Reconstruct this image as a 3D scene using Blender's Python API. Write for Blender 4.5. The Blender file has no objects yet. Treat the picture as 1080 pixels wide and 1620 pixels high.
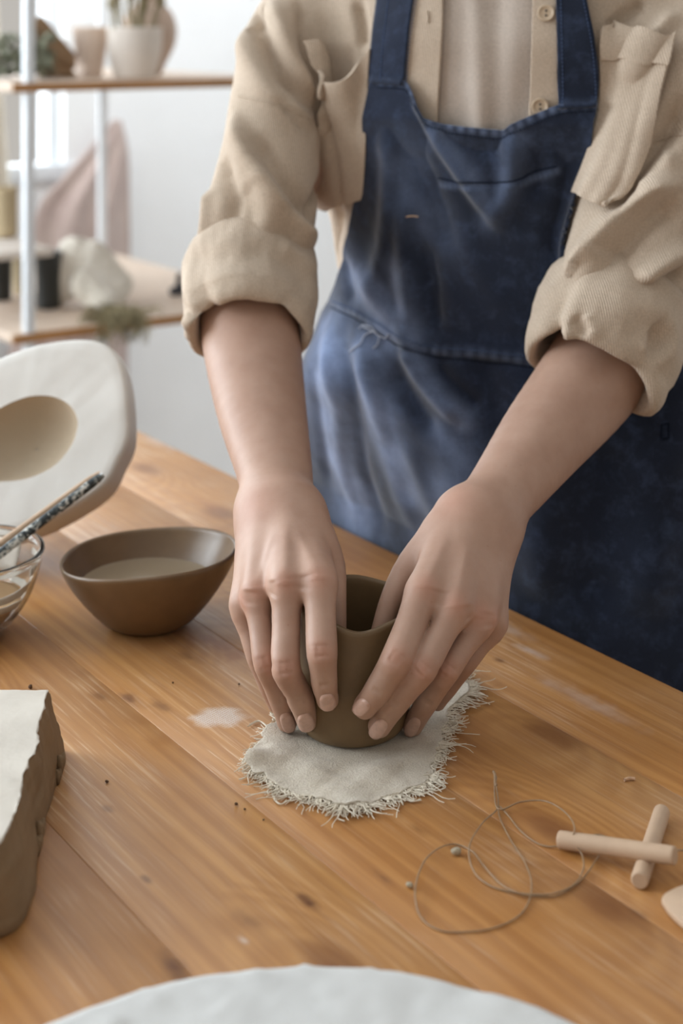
import bpy, bmesh, math, random
import numpy as np
from mathutils import Vector, Matrix
from mathutils.bvhtree import BVHTree

# ------------------------------------------------------------------ camera, world, light
SC = bpy.context.scene
COL = SC.collection
FPX, CX, CY, ZC, TZ = 2400.0, 540.0, 45.0, 1.192, 0.75      # focal length (px), principal point, eye height, table height
cam_d = bpy.data.cameras.new('camera')
cam = bpy.data.objects.new('camera', cam_d)
COL.objects.link(cam)
cam.location = (0, 0, ZC)
cam.rotation_euler = (math.radians(90), 0, 0)
cam_d.sensor_fit = 'AUTO'
cam_d.sensor_width = 36
cam_d.lens = FPX / 1620 * 36
cam_d.shift_y = (CY - 810) / 1620
cam_d.clip_start = 0.02
cam_d.dof.use_dof = True
cam_d.dof.focus_distance = 0.94
cam_d.dof.aperture_fstop = 5.6
SC.camera = cam

UD = np.array([-0.5734, 0.8192, 0.0])     # along the table's long edge, away from the camera
VD = np.array([0.8192, 0.5734, 0.0])      # across the table, and along the window wall
P0 = np.array([-0.495, 2.4, 0.0])         # near corner of the shelf

w = bpy.data.worlds.new('world')
SC.world = w
w.use_nodes = True
w.node_tree.nodes['Background'].inputs[0].default_value = (1.0, 0.95, 0.88, 1)
w.node_tree.nodes['Background'].inputs[1].default_value = 0.50

def area(name, loc, target, sx, sy, power, col=(1, 1, 1)):
    d = bpy.data.lights.new(name, 'AREA')
    d.shape = 'RECTANGLE'
    d.size, d.size_y, d.energy, d.color = sx, sy, power, col
    o = bpy.data.objects.new(name, d)
    o.location = loc
    dv = Vector(target) - Vector(loc)
    o.rotation_euler = dv.to_track_quat('-Z', 'Y').to_euler()
    COL.objects.link(o)
    return o

WALL_U = 1.08
WO = P0 + UD * WALL_U                      # a point of the window wall
def wallp(v, z, du=0.0):
    q = WO + VD * v + UD * du
    return (q[0], q[1], z)
# windows of the wall behind the shelf: (v0, v1, z0, z1)
WINS = [(-0.50, 0.557, 0.86, 2.3), (-1.80, -0.75, 0.86, 2.3), (-3.10, -2.05, 0.86, 2.3)]
for i, (v0, v1, z0, z1) in enumerate(WINS):
    a = wallp((v0 + v1) / 2, (z0 + z1) / 2, 0.20)
    b = wallp((v0 + v1) / 2, (z0 + z1) / 2, -1)
    area('window_daylight', a, b, v1 - v0 + 0.5, z1 - z0 + 0.5, (50, 90, 90)[i], (0.84, 0.93, 1.0))
# added unseen fill light, standing in for daylight from the left
area('side_fill_light', (-2.75, 1.05, 1.75), (0.1, 1.25, 0.95), 1.5, 1.4, 56, (0.84, 0.93, 1.0))
# added unseen area light that brightens the back wall
area('wall_fill_light', (0.15, 3.05, 2.6), (-0.35, 3.95, 0.9), 0.9, 0.3, 11, (0.92, 0.97, 1.0)).data.spread = math.radians(120)

SC.view_settings.view_transform = 'Standard'
SC.view_settings.look = 'None'
SC.view_settings.gamma = 1.0
SC.view_settings.use_curve_mapping = False
SC.view_settings.exposure = 0.05

rnd = random.Random(7)
nrg = np.random.default_rng(7)

# ------------------------------------------------------------------ helpers
def un(px, py, t):
    return np.array([(px - CX) / FPX * t, t, ZC - (py - CY) / FPX * t])
def uz(px, py, z=TZ):
    return un(px, py, (ZC - z) * FPX / (py - CY))
def ray(px, py):
    return Vector(((px - CX) / FPX, 1.0, -(py - CY) / FPX)).normalized()
def pj(V):
    V = np.asarray(V)
    return CX + FPX * V[..., 0] / V[..., 1], CY - FPX * (V[..., 2] - ZC) / V[..., 1]

def s2l(c):
    c = c / 255.0
    return c / 12.92 if c <= 0.04045 else ((c + 0.055) / 1.055) ** 2.4
def rgb(r, g, b):
    return (s2l(r), s2l(g), s2l(b), 1)

class NT:
    def __init__(s, name):
        s.m = bpy.data.materials.new(name)
        s.m.use_nodes = True
        s.t = s.m.node_tree
        s.b = s.t.nodes['Principled BSDF']
    def n(s, typ, **kw):
        nd = s.t.nodes.new(typ)
        for k, v in kw.items():
            if k.startswith('i_'):
                nd.inputs[k[2:].replace('_', ' ')].default_value = v
            else:
                setattr(nd, k, v)
        return nd
    def l(s, a, b):
        s.t.links.new(a, b)
    def coord(s, kind='Object', scale=(1, 1, 1), rot=(0, 0, 0)):
        tc = s.n('ShaderNodeTexCoord')
        mp = s.n('ShaderNodeMapping')
        mp.inputs['Scale'].default_value = scale
        mp.inputs['Rotation'].default_value = rot
        s.l(tc.outputs[kind], mp.inputs[0])
        return mp.outputs[0]
    def noise(s, co, scale, detail=4, rough=0.55, dist=0.0):
        nd = s.n('ShaderNodeTexNoise')
        nd.inputs['Scale'].default_value = scale
        nd.inputs['Detail'].default_value = detail
        nd.inputs['Roughness'].default_value = rough
        nd.inputs['Distortion'].default_value = dist
        s.l(co, nd.inputs['Vector'])
        return nd.outputs['Fac']
    def ramp(s, fac, stops):
        nd = s.n('ShaderNodeValToRGB')
        el = nd.color_ramp.elements
        while len(el) < len(stops):
            el.new(0.5)
        for e, (p, c) in zip(el, stops):
            e.position = p
            e.color = c if len(c) == 4 else (*c, 1)
        s.l(fac, nd.inputs[0])
        return nd.outputs[0]
    def mix(s, fac, a, b, mode='MIX'):
        nd = s.n('ShaderNodeMixRGB', blend_type=mode)
        for inp, v in ((nd.inputs[0], fac), (nd.inputs[1], a), (nd.inputs[2], b)):
            if isinstance(v, (int, float)):
                inp.default_value = v
            elif isinstance(v, tuple):
                inp.default_value = v
            else:
                s.l(v, inp)
        return nd.outputs[0]
    def math(s, op, a, b=0.0):
        nd = s.n('ShaderNodeMath', operation=op)
        for inp, v in ((nd.inputs[0], a), (nd.inputs[1], b)):
            if isinstance(v, (int, float)):
                inp.default_value = v
            else:
                s.l(v, inp)
        return nd.outputs[0]
    def bump(s, h, strength=0.3, dist=0.001):
        nd = s.n('ShaderNodeBump')
        nd.inputs['Strength'].default_value = strength
        nd.inputs['Distance'].default_value = dist
        s.l(h, nd.inputs['Height'])
        s.l(nd.outputs[0], s.b.inputs['Normal'])
    def col(s, c):
        if isinstance(c, tuple):
            s.b.inputs['Base Color'].default_value = c
        else:
            s.l(c, s.b.inputs['Base Color'])
    def rough(s, r, spec=0.5):
        if isinstance(r, (int, float)):
            s.b.inputs['Roughness'].default_value = r
        else:
            s.l(r, s.b.inputs['Roughness'])
        s.b.inputs['Specular IOR Level'].default_value = spec
        return s

def simple(name, c, rough=0.7, spec=0.3, nscale=30, var=0.12, bump=0.15, bd=0.001):
    m = NT(name)
    co = m.coord()
    f = m.noise(co, nscale, 5)
    d = tuple(max(0, x * (1 - var)) for x in c[:3]) + (1,)
    e = tuple(min(1, x * (1 + var)) for x in c[:3]) + (1,)
    m.col(m.ramp(f, [(0.3, d), (0.7, e)]))
    m.rough(rough, spec)
    if bump:
        m.bump(m.noise(co, nscale * 3, 5), bump, bd)
    return m.m

def mesh(name, V, Fc, mat=None, parent=None, smooth=True, uvs=None):
    me = bpy.data.meshes.new(name)
    V = np.asarray(V, dtype=np.float64)
    if parent is not None and parent.type == 'EMPTY':
        V = V - np.array(parent.location)
    Fc = np.asarray(Fc) if not isinstance(Fc, list) else Fc
    if isinstance(Fc, np.ndarray) and Fc.ndim == 2:
        nf, k = Fc.shape
        me.vertices.add(len(V))
        me.vertices.foreach_set('co', V.astype(np.float32).ravel())
        me.loops.add(nf * k)
        me.loops.foreach_set('vertex_index', Fc.astype(np.int32).ravel())
        me.polygons.add(nf)
        me.polygons.foreach_set('loop_start', np.arange(0, nf * k, k, dtype=np.int32))
        me.update(calc_edges=True)
        me.validate()
    else:
        me.from_pydata([tuple(v) for v in V], [], [tuple(int(i) for i in q) for q in Fc])
    if smooth:
        me.polygons.foreach_set('use_smooth', [True] * len(me.polygons))
    o = bpy.data.objects.new(name, me)
    COL.objects.link(o)
    if mat:
        me.materials.append(mat)
    if parent is not None:
        o.parent = parent
        if parent.type != 'EMPTY' and parent.parent is not None:
            pass
    return o

def sub(name, V, Fc, mat, part, smooth=True):
    """a sub-part: child of a part, whose own coordinates are its thing's"""
    root = part
    while root.parent is not None:
        root = root.parent
    V = np.asarray(V, float) - np.array(root.location)
    o = mesh(name, V, Fc, mat, None, smooth)
    o.parent = part
    return o

def thing(name, label, cat, loc, group=None, kind=None):
    o = bpy.data.objects.new(name, None)
    o.empty_display_size = 0.05
    o.location = tuple(float(x) for x in loc)
    COL.objects.link(o)
    return tag(o, label, cat, group, kind)
def tag(o, label, cat, group=None, kind=None):
    o['label'] = label
    o['category'] = cat
    if group: o['group'] = group
    if kind: o['kind'] = kind
    return o
def struct(o):
    o['kind'] = 'structure'
    return o
def solid(o, th, off=1.0, edge=None):
    m = o.modifiers.new('thickness', 'SOLIDIFY')
    m.thickness = th
    m.offset = off
    m.use_even_offset = False
    return o
def autosmooth(o, ang=40):
    me = o.data
    bm = bmesh.new(); bm.from_mesh(me)
    for e in bm.edges:
        if len(e.link_faces) == 2 and e.calc_face_angle(0) > math.radians(ang):
            e.smooth = False
    bm.to_mesh(me); bm.free()
    return o

def grid_faces(nu, nv, cu=False, cv=False):
    """vertices indexed i*nv+j"""
    iu = np.arange(nu if cu else nu - 1); jv = np.arange(nv if cv else nv - 1)
    I, J = np.meshgrid(iu, jv, indexing='ij')
    I2, J2 = (I + 1) % nu, (J + 1) % nv
    return np.stack([I * nv + J, I2 * nv + J, I2 * nv + J2, I * nv + J2], -1).reshape(-1, 4)

def box(name, lo, hi, mat, parent=None, bev=0.002, ax=None, org=None):
    """box in a frame (ax = 3 axis vectors, org = origin)"""
    bm = bmesh.new()
    bmesh.ops.create_cube(bm, size=1)
    lo, hi = np.array(lo, float), np.array(hi, float)
    for v in bm.verts:
        c = lo + (np.array(v.co) + 0.5) * (hi - lo)
        v.co = Vector(c)
    if bev:
        bmesh.ops.bevel(bm, geom=list(bm.edges), offset=bev, segments=2, affect='EDGES', profile=0.5)
    V = np.array([v.co[:] for v in bm.verts])
    Fc = [[v.index for v in f.verts] for f in bm.faces]
    bm.verts.index_update()
    Fc = [[v.index for v in f.verts] for f in bm.faces]
    bm.free()
    if ax is not None:
        V = org + V @ np.array(ax)
    o = mesh(name, V, Fc, mat, parent, True)
    return autosmooth(o, 50)

def lathe(prof, n=64, c=(0, 0, 0), warp=None, close=False):
    """prof: list of (r, z)"""
    prof = np.array(prof, float)
    th = np.linspace(0, 2 * np.pi, n, endpoint=False)
    T, K = np.meshgrid(th, np.arange(len(prof)), indexing='ij')
    r = prof[K, 0]; z = prof[K, 1]
    X = np.stack([r * np.cos(T), r * np.sin(T), z], -1)
    if warp is not None:
        X = warp(X, T, K)
    V = X.reshape(-1, 3) + np.array(c)
    return V, grid_faces(n, len(prof), cu=True, cv=close)

def spline(P, n):
    """Catmull-Rom resample of control rows"""
    P = np.asarray(P, float)
    if len(P) < 3:
        s = np.linspace(0, 1, n)[:, None]
        return P[0] * (1 - s) + P[-1] * s
    Q = np.vstack([2 * P[0] - P[1], P, 2 * P[-1] - P[-2]])
    seg = np.linalg.norm(np.diff(P[:, :3], axis=0), axis=1) + 1e-9
    L = np.concatenate([[0], np.cumsum(seg)])
    s = np.linspace(0, L[-1], n)
    i = np.clip(np.searchsorted(L, s, side='right') - 1, 0, len(P) - 2)
    u = ((s - L[i]) / seg[i])[:, None]
    a, b, c, d = Q[i], Q[i + 1], Q[i + 2], Q[i + 3]
    return 0.5 * ((2 * b) + (-a + c) * u + (2 * a - 5 * b + 4 * c - d) * u ** 2 + (-a + 3 * b - 3 * c + d) * u ** 3)

def tube(P, r, n=8, cap=True):
    P = np.asarray(P, float)
    r = np.broadcast_to(np.asarray(r, float), (len(P),))
    T = np.gradient(P, axis=0); T /= np.linalg.norm(T, axis=1)[:, None] + 1e-12
    up = np.array([0, 0, 1.0]) if abs(T[0][2]) < 0.9 else np.array([1.0, 0, 0])
    N = []
    nn = np.cross(T[0], up); nn /= np.linalg.norm(nn)
    for t in T:
        nn = nn - t * np.dot(nn, t); nn /= np.linalg.norm(nn) + 1e-12
        N.append(nn)
    N = np.array(N); B = np.cross(T, N)
    a = np.linspace(0, 2 * np.pi, n, endpoint=False)
    V = P[:, None] + r[:, None, None] * (np.cos(a)[None, :, None] * N[:, None] + np.sin(a)[None, :, None] * B[:, None])
    F_ = grid_faces(len(P), n, cv=True).tolist()
    V = V.reshape(-1, 3)
    if cap:
        F_.append(list(range(n))[::-1]); F_.append([(len(P) - 1) * n + k for k in range(n)])
    return V, F_

def joinm(parts):
    Vs, Fs, o = [], [], 0
    for V, F_ in parts:
        Vs.append(np.asarray(V)); Fs += [[int(i) + o for i in q] for q in F_]
        o += len(V)
    return np.vstack(Vs), Fs

def vnoise(P, scale, seed=0, octaves=3):
    """cheap smooth noise: sums of random sines"""
    g = np.random.default_rng(seed)
    P = np.asarray(P, float) * scale
    out = np.zeros(P.shape[:-1])
    for o in range(octaves):
        for _ in range(5):
            k = g.normal(size=P.shape[-1]); k /= np.linalg.norm(k)
            out += np.sin(P @ k * (2 ** o) * g.uniform(0.7, 1.4) * 6.28 + g.uniform(0, 6.28)) / 2 ** o / 5
    return out

# ------------------------------------------------------------------ implicit surfaces
def cone(a, b, ra, rb):
    return ('c', np.asarray(a, float), np.asarray(b, float), float(ra), float(rb))
def ev_cone(nd, P):
    _, a, b, ra, rb = nd
    ab = b - a; L2 = ab @ ab + 1e-12
    t = np.clip(((P - a) @ ab) / L2, 0, 1)
    q = P - (a + t[:, None] * ab)
    return np.sqrt((q * q).sum(1)) - (ra + t * (rb - ra))
def smin(a, b, k):
    h = np.maximum(k - np.abs(a - b), 0) / k
    return np.minimum(a, b) - h * h * k * 0.25
def ev(nd, P, c=None, cut=None):
    if nd[0] == 'c':
        if c is not None and ev_cone(nd, c[None])[0] > cut:
            return None
        return ev_cone(nd, P)
    if nd[0] == 'f':                      # custom function
        return nd[1](P)
    if nd[0] == 'u':                      # smooth union
        r = None
        for ch in nd[2]:
            d = ev(ch, P, c, cut)
            if d is None: continue
            r = d if r is None else (smin(r, d, nd[1]) if nd[1] > 0 else np.minimum(r, d))
        return r
    if nd[0] == 's':                      # smooth subtraction a - b
        a = ev(nd[2], P, c, cut)
        if a is None: return None
        b = ev(nd[3], P, c, cut)
        if b is None: return a
        return -smin(-a, b, nd[1])
def nets(nd, lo, hi, h, B=14, margin=0.05):
    lo = np.array(lo, float); hi = np.array(hi, float)
    nb = np.ceil((hi - lo) / (h * B)).astype(int)
    n = nb * B
    V = np.ones(n, np.float32)
    g = (np.arange(B) + 0.5) * h
    gx, gy, gz = np.meshgrid(g, g, g, indexing='ij')
    loc = np.stack([gx, gy, gz], -1).reshape(-1, 3)
    hd = B * h * 0.5 * math.sqrt(3)
    bi = np.stack(np.meshgrid(*[np.arange(k) for k in nb], indexing='ij'), -1).reshape(-1, 3)
    cen = lo + (bi + 0.5) * h * B
    dc = ev(nd, cen)
    for (i, j, k), c, d in zip(bi, cen, dc):
        if abs(d) > hd * 1.25 + 0.002:
            V[i*B:(i+1)*B, j*B:(j+1)*B, k*B:(k+1)*B] = d
            continue
        P = lo + np.array([i, j, k]) * h * B + loc
        r = ev(nd, P, c, abs(d) + 2 * hd + margin)
        V[i*B:(i+1)*B, j*B:(j+1)*B, k*B:(k+1)*B] = 1 if r is None else r.reshape(B, B, B)
    S = V < 0
    cnt = np.zeros(tuple(n - 1), np.int8)
    for dx in (0, 1):
        for dy in (0, 1):
            for dz in (0, 1):
                cnt += S[dx:n[0]-1+dx, dy:n[1]-1+dy, dz:n[2]-1+dz]
    M = (cnt > 0) & (cnt < 8)
    I = np.argwhere(M)
    idx = np.full(M.shape, -1, np.int64); idx[M] = np.arange(len(I))
    off = [(0,0,0),(1,0,0),(0,1,0),(1,1,0),(0,0,1),(1,0,1),(0,1,1),(1,1,1)]
    vals = [V[I[:,0]+o[0], I[:,1]+o[1], I[:,2]+o[2]].astype(float) for o in off]
    acc = np.zeros((len(I), 3)); num = np.zeros(len(I))
    for a, b in ((0,1),(2,3),(4,5),(6,7),(0,2),(1,3),(4,6),(5,7),(0,4),(1,5),(2,6),(3,7)):
        va, vb = vals[a], vals[b]
        m = (va < 0) != (vb < 0)
        t = va[m] / (va[m] - vb[m])
        acc[m] += np.array(off[a]) + t[:, None] * (np.array(off[b]) - np.array(off[a]))
        num[m] += 1
    P = lo + (I + 0.5 + acc / num[:, None]) * h
    Q = []
    for ax in range(3):
        o1, o2 = [(1, 2), (2, 0), (0, 1)][ax]
        sl0 = [slice(None)] * 3; sl1 = [slice(None)] * 3
        sl0[ax] = slice(0, -1); sl1[ax] = slice(1, None)
        D = S[tuple(sl0)] != S[tuple(sl1)]
        E = np.argwhere(D)
        E = E[(E[:, o1] > 0) & (E[:, o2] > 0) & (E[:, o1] < n[o1]-1) & (E[:, o2] < n[o2]-1)]
        s = S[E[:, 0], E[:, 1], E[:, 2]]
        e1 = np.zeros(3, int); e1[o1] = 1
        e2 = np.zeros(3, int); e2[o2] = 1
        q = [idx[tuple((E - a).T)] for a in (e1 + e2, e2, 0 * e1, e1)]
        q = np.stack(q, -1)
        q[~s] = q[~s][:, ::-1]
        Q.append(q)
    return P, np.vstack(Q)
def vnormals(V, Q):
    V = np.asarray(V); Q = np.asarray(Q)
    fn = np.cross(V[Q[:, 2]] - V[Q[:, 0]], V[Q[:, 3]] - V[Q[:, 1]])
    N = np.zeros_like(V)
    for k in range(4):
        for a in range(3):
            N[:, a] += np.bincount(Q[:, k], fn[:, a], len(V))
    return N / (np.linalg.norm(N, axis=1)[:, None] + 1e-12)
def smooth_mesh(V, Q, it=2, lam=0.5):
    for _ in range(it):
        A = np.zeros_like(V); c = np.zeros(len(V))
        for k in range(4):
            a, b = Q[:, k], Q[:, (k + 1) % 4]
            for x in range(3):
                A[:, x] += np.bincount(a, V[b, x], len(V)) + np.bincount(b, V[a, x], len(V))
            c += np.bincount(a, minlength=len(V)) + np.bincount(b, minlength=len(V))
        V = V * (1 - lam) + lam * A / np.maximum(c, 1)[:, None]
    return V

class Surf:
    """a surface that pixels can be cast on"""
    def __init__(s, V, Q):
        s.V = V
        s.bvh = BVHTree.FromPolygons([tuple(v) for v in V.tolist()], [tuple(q) for q in np.asarray(Q).tolist()])
    def hit(s, px, py):
        r = s.bvh.ray_cast(Vector((0, 0, ZC)), ray(px, py))
        return (np.array(r[0]), np.array(r[1])) if r[0] is not None else (None, None)
    def cast(s, px, py):
        """nearest hit, sliding inward when the ray misses"""
        for e in range(0, 60, 3):
            for dx, dy in ((0, 0), (e, 0), (-e, 0), (0, e), (0, -e)):
                p, n = s.hit(px + dx, py + dy)
                if p is not None:
                    if n[1] > 0: n = -n
                    return un(px, py, p[1]), n
        return None, None

def folds(V, N, surf, specs, mask=None):
    """displace V along N by ridges (+) and valleys (-): (pixel polyline, amplitude, width one side, width other side)"""
    V = V.copy(); D = np.zeros(len(V))
    for pts, amp, w1, w2 in specs:
        L = [surf.cast(x, y)[0] for x, y in pts]
        L = [p for p in L if p is not None]
        if len(L) < 2: continue
        L = spline(np.array(L), max(8, 6 * len(L)))
        lo = L.min(0) - 3 * max(w1, w2); hi = L.max(0) + 3 * max(w1, w2)
        m = np.where(((V > lo) & (V < hi)).all(1))[0]
        if not len(m): continue
        P = V[m]
        best = np.full(len(m), 1e9); sg = np.ones(len(m)); tt = np.zeros(len(m))
        ns = len(L) - 1
        for i in range(ns):
            a, b = L[i], L[i + 1]; ab = b - a
            t = np.clip(((P - a) @ ab) / (ab @ ab + 1e-15), 0, 1)
            q = P - (a + t[:, None] * ab)
            d = np.sqrt((q * q).sum(1))
            u = d < best
            best[u] = d[u]
            cr = np.cross(ab, q[u]) @ (a / np.linalg.norm(a))
            sg[u] = np.sign(cr)
            tt[u] = (i + t[u]) / ns
        wd = np.where(sg > 0, w1, w2)
        env = np.minimum(1, np.minimum(tt, 1 - tt) * 5 + 0.15)
        D[m] += amp * np.exp(-(best / wd) ** 2) * env
    return V + N * D[:, None]

def patch(surf, left, right, nu=24, nv=40, off=0.002, offf=None):
    """pixel-space strip between two polylines, laid on a surface"""
    Lp = spline(np.array(left, float), nv); Rp = spline(np.array(right, float), nv)
    V = np.zeros((nu, nv, 3)); 
    for i in range(nu):
        s = i / (nu - 1)
        for j in range(nv):
            p = Lp[j] * (1 - s) + Rp[j] * s
            q, n = surf.cast(p[0], p[1])
            o = off if offf is None else offf(s, j / (nv - 1))
            V[i, j] = q + n * o
    return V
def smooth_grid(V, it=2):
    for _ in range(it):
        W = V.copy()
        W[1:-1] = (V[:-2] + 2 * V[1:-1] + V[2:]) / 4
        V = W.copy()
        W[:, 1:-1] = (V[:, :-2] + 2 * V[:, 1:-1] + V[:, 2:]) / 4
        V = W
    return V

# ------------------------------------------------------------------ materials
_kd, _kw, _ko = rgb(96, 58, 36), rgb(206, 188, 176), rgb(150, 84, 34)
KNOTS = [(488, 1428, .011, .005, .75, _kd), (205, 1107, .018, .007, .6, _kd), (255, 1118, .016, .006, .4, _kd), (158, 1102, .012, .006, .35, _kd), (275, 1530, .020, .008, .6, _kd), (605, 1388, .012, .004, .45, _kd),
         (232, 1392, .007, .003, .5, _kd), (398, 1458, .022, .008, .35, _kd), (386, 1488, .006, .003, .5, _kw), (660, 1312, .012, .006, .45, _kd), (842, 1032, .020, .006, .5, _kw), (790, 1045, .008, .004, .5, _kd),
         (170, 1280, .008, .004, .35, _kd), (1010, 1445, .010, .004, .35, _kd), (345, 1020, .060, .014, .55, _ko), (300, 1040, .012, .006, .4, _kd), (250, 700, .05, .012, .35, _kw), (330, 800, .03, .01, .3, _ko), (930, 1110, .06, .012, .28, _kw), (780, 985, .05, .012, .35, _kw)]
def wood_table():
    m = NT('varnished_pine')
    tc = m.n('ShaderNodeTexCoord'); oi = m.n('ShaderNodeObjectInfo')
    cmb = m.n('ShaderNodeCombineXYZ')
    r = m.math('MULTIPLY', oi.outputs['Random'], 13.7)
    m.l(r, cmb.inputs[0]); m.l(m.math('MULTIPLY', oi.outputs['Random'], 5.1), cmb.inputs[1])
    add = m.n('ShaderNodeVectorMath', operation='ADD')
    m.l(tc.outputs['Object'], add.inputs[0]); m.l(cmb.outputs[0], add.inputs[1])
    def mp(sc):
        q = m.n('ShaderNodeMapping'); q.inputs['Scale'].default_value = sc
        m.l(add.outputs[0], q.inputs[0]); return q.outputs[0]
    # knots bend the grain around them
    vo = m.n('ShaderNodeTexVoronoi', voronoi_dimensions='2D'); vo.inputs['Scale'].default_value = 1.0
    m.l(mp((3.4, 7.0, 1)), vo.inputs['Vector'])
    kd = vo.outputs['Distance']
    knot = m.ramp(kd, [(0.0, (1, 1, 1)), (0.05, (0.8,) * 3), (0.10, (0.16,) * 3), (0.2, (0, 0, 0))])
    halo = m.ramp(kd, [(0.0, (1, 1, 1)), (0.3, (0, 0, 0))])
    wv = m.n('ShaderNodeTexWave'); wv.bands_direction = 'Y'
    wv.inputs['Scale'].default_value = 1.0; wv.inputs['Distortion'].default_value = 7.0
    wv.inputs['Detail'].default_value = 3; wv.inputs['Detail Scale'].default_value = 0.8
    wadd = m.n('ShaderNodeVectorMath', operation='ADD')
    hv = m.n('ShaderNodeCombineXYZ'); m.l(m.math('MULTIPLY', halo, 1.4), hv.inputs[1])
    m.l(mp((1.2, 24, 1)), wadd.inputs[0]); m.l(hv.outputs[0], wadd.inputs[1])
    m.l(wadd.outputs[0], wv.inputs['Vector'])
    g1 = m.noise(mp((4, 150, 1)), 1.0, 6, 0.62, 0.3)
    g2 = m.noise(mp((14, 420, 1)), 1.0, 4, 0.6)
    big = m.noise(mp((2.2, 5, 1)), 1.0, 4)
    base = m.ramp(big, [(0.3, rgb(166, 113, 58)), (0.52, rgb(181, 128, 71)), (0.72, rgb(191, 143, 89))])
    c = m.mix(0.22, base, m.ramp(wv.outputs['Fac'], [(0.1, rgb(142, 88, 42)), (0.9, rgb(190, 140, 86))]))
    c = m.mix(m.math('MULTIPLY', m.ramp(g1, [(0.40, (1, 1, 1)), (0.60, (0, 0, 0))]), 0.34), c, rgb(134, 82, 38))
    # worn, chalky streaks along the grain
    pat = m.ramp(m.noise(m.coord('Object', (1, 1, 1)), 5.0, 3), [(0.42, (0, 0, 0)), (0.62, (1, 1, 1))])
    st = m.ramp(g2, [(0.52, (0, 0, 0)), (0.66, (1, 1, 1))])
    c = m.mix(m.math('MULTIPLY', m.math('MULTIPLY', pat, st), 0.62), c, rgb(224, 196, 166))
    c = m.mix(m.math('MULTIPLY', pat, 0.16), c, rgb(214, 182, 150))
    c = m.mix(m.math('MULTIPLY', knot, 0.75), c, rgb(112, 66, 34))
    tint = m.n('ShaderNodeHueSaturation')
    m.l(m.math('ADD', 0.98, m.math('MULTIPLY', oi.outputs['Random'], 0.06)), tint.inputs['Value'])
    tint.inputs['Saturation'].default_value = 1.0
    m.l(c, tint.inputs['Color'])
    c = tint.outputs[0]
    # dried white imprint of a net left on the varnish
    geo = m.n('ShaderNodeNewGeometry')
    im = uz(346, 1134)
    sb = m.n('ShaderNodeVectorMath', operation='SUBTRACT'); m.l(geo.outputs['Position'], sb.inputs[0]); sb.inputs[1].default_value = tuple(im)
    q = m.n('ShaderNodeMapping'); q.inputs['Scale'].default_value = (48, 62, 0); m.l(sb.outputs[0], q.inputs[0])
    ln = m.n('ShaderNodeVectorMath', operation='LENGTH')
    nz = m.n('ShaderNodeTexNoise'); nz.inputs['Scale'].default_value = 60; m.l(geo.outputs['Position'], nz.inputs['Vector'])
    m.l(q.outputs[0], ln.inputs[0])
    dd = m.math('ADD', ln.outputs['Value'], m.math('MULTIPLY', m.math('SUBTRACT', nz.outputs['Fac'], 0.5), 1.1))
    msk = m.ramp(dd, [(0.55, (1, 1, 1)), (1.0, (0, 0, 0))])
    qq = m.n('ShaderNodeMapping'); qq.inputs['Scale'].default_value = (520, 520, 0); qq.inputs['Rotation'].default_value = (0, 0, 0.6); m.l(sb.outputs[0], qq.inputs[0])
    ck = m.n('ShaderNodeTexVoronoi', voronoi_dimensions='2D'); ck.inputs['Scale'].default_value = 1.0; ck.inputs['Randomness'].default_value = 0.15; m.l(qq.outputs[0], ck.inputs['Vector'])
    net = m.ramp(ck.outputs['Distance'], [(0.22, (0.25,) * 3), (0.45, (1, 1, 1))])
    c = m.mix(m.math('MULTIPLY', m.math('MULTIPLY', msk, net), 1.0), c, rgb(214, 200, 188))
    # knots and scuffs at their own places on the boards
    ang = math.atan2(0.8192, -0.5734)
    for (kx, ky, la, lb, dk, colr) in KNOTS:
        kp_ = uz(kx, ky)
        s1 = m.n('ShaderNodeVectorMath', operation='SUBTRACT'); m.l(geo.outputs['Position'], s1.inputs[0]); s1.inputs[1].default_value = tuple(kp_)
        r1 = m.n('ShaderNodeVectorRotate', rotation_type='Z_AXIS'); r1.inputs['Angle'].default_value = -ang; m.l(s1.outputs[0], r1.inputs['Vector'])
        m1 = m.n('ShaderNodeVectorMath', operation='MULTIPLY'); m.l(r1.outputs[0], m1.inputs[0]); m1.inputs[1].default_value = (1 / la, 1 / lb, 0)
        l1 = m.n('ShaderNodeVectorMath', operation='LENGTH'); m.l(m1.outputs[0], l1.inputs[0])
        d1 = m.math('ADD', l1.outputs['Value'], m.math('MULTIPLY', m.math('SUBTRACT', nz.outputs['Fac'], 0.5), 1.3))
        k1 = m.ramp(d1, [(0.0, (1, 1, 1)), (0.35, (0.7,) * 3), (0.6, (0.3,) * 3), (1.0, (0, 0, 0))])
        c = m.mix(m.math('MULTIPLY', k1, min(1, dk * 1.35)), c, colr)
    m.col(c)
    m.rough(m.ramp(m.noise(m.coord('Object'), 7, 4), [(0.3, (0.34,) * 3), (0.7, (0.52,) * 3)]), 0.5)
    m.bump(m.math('ADD', g1, m.math('MULTIPLY', g2, 0.5)), 0.12, 0.0006)
    return m.m

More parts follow.
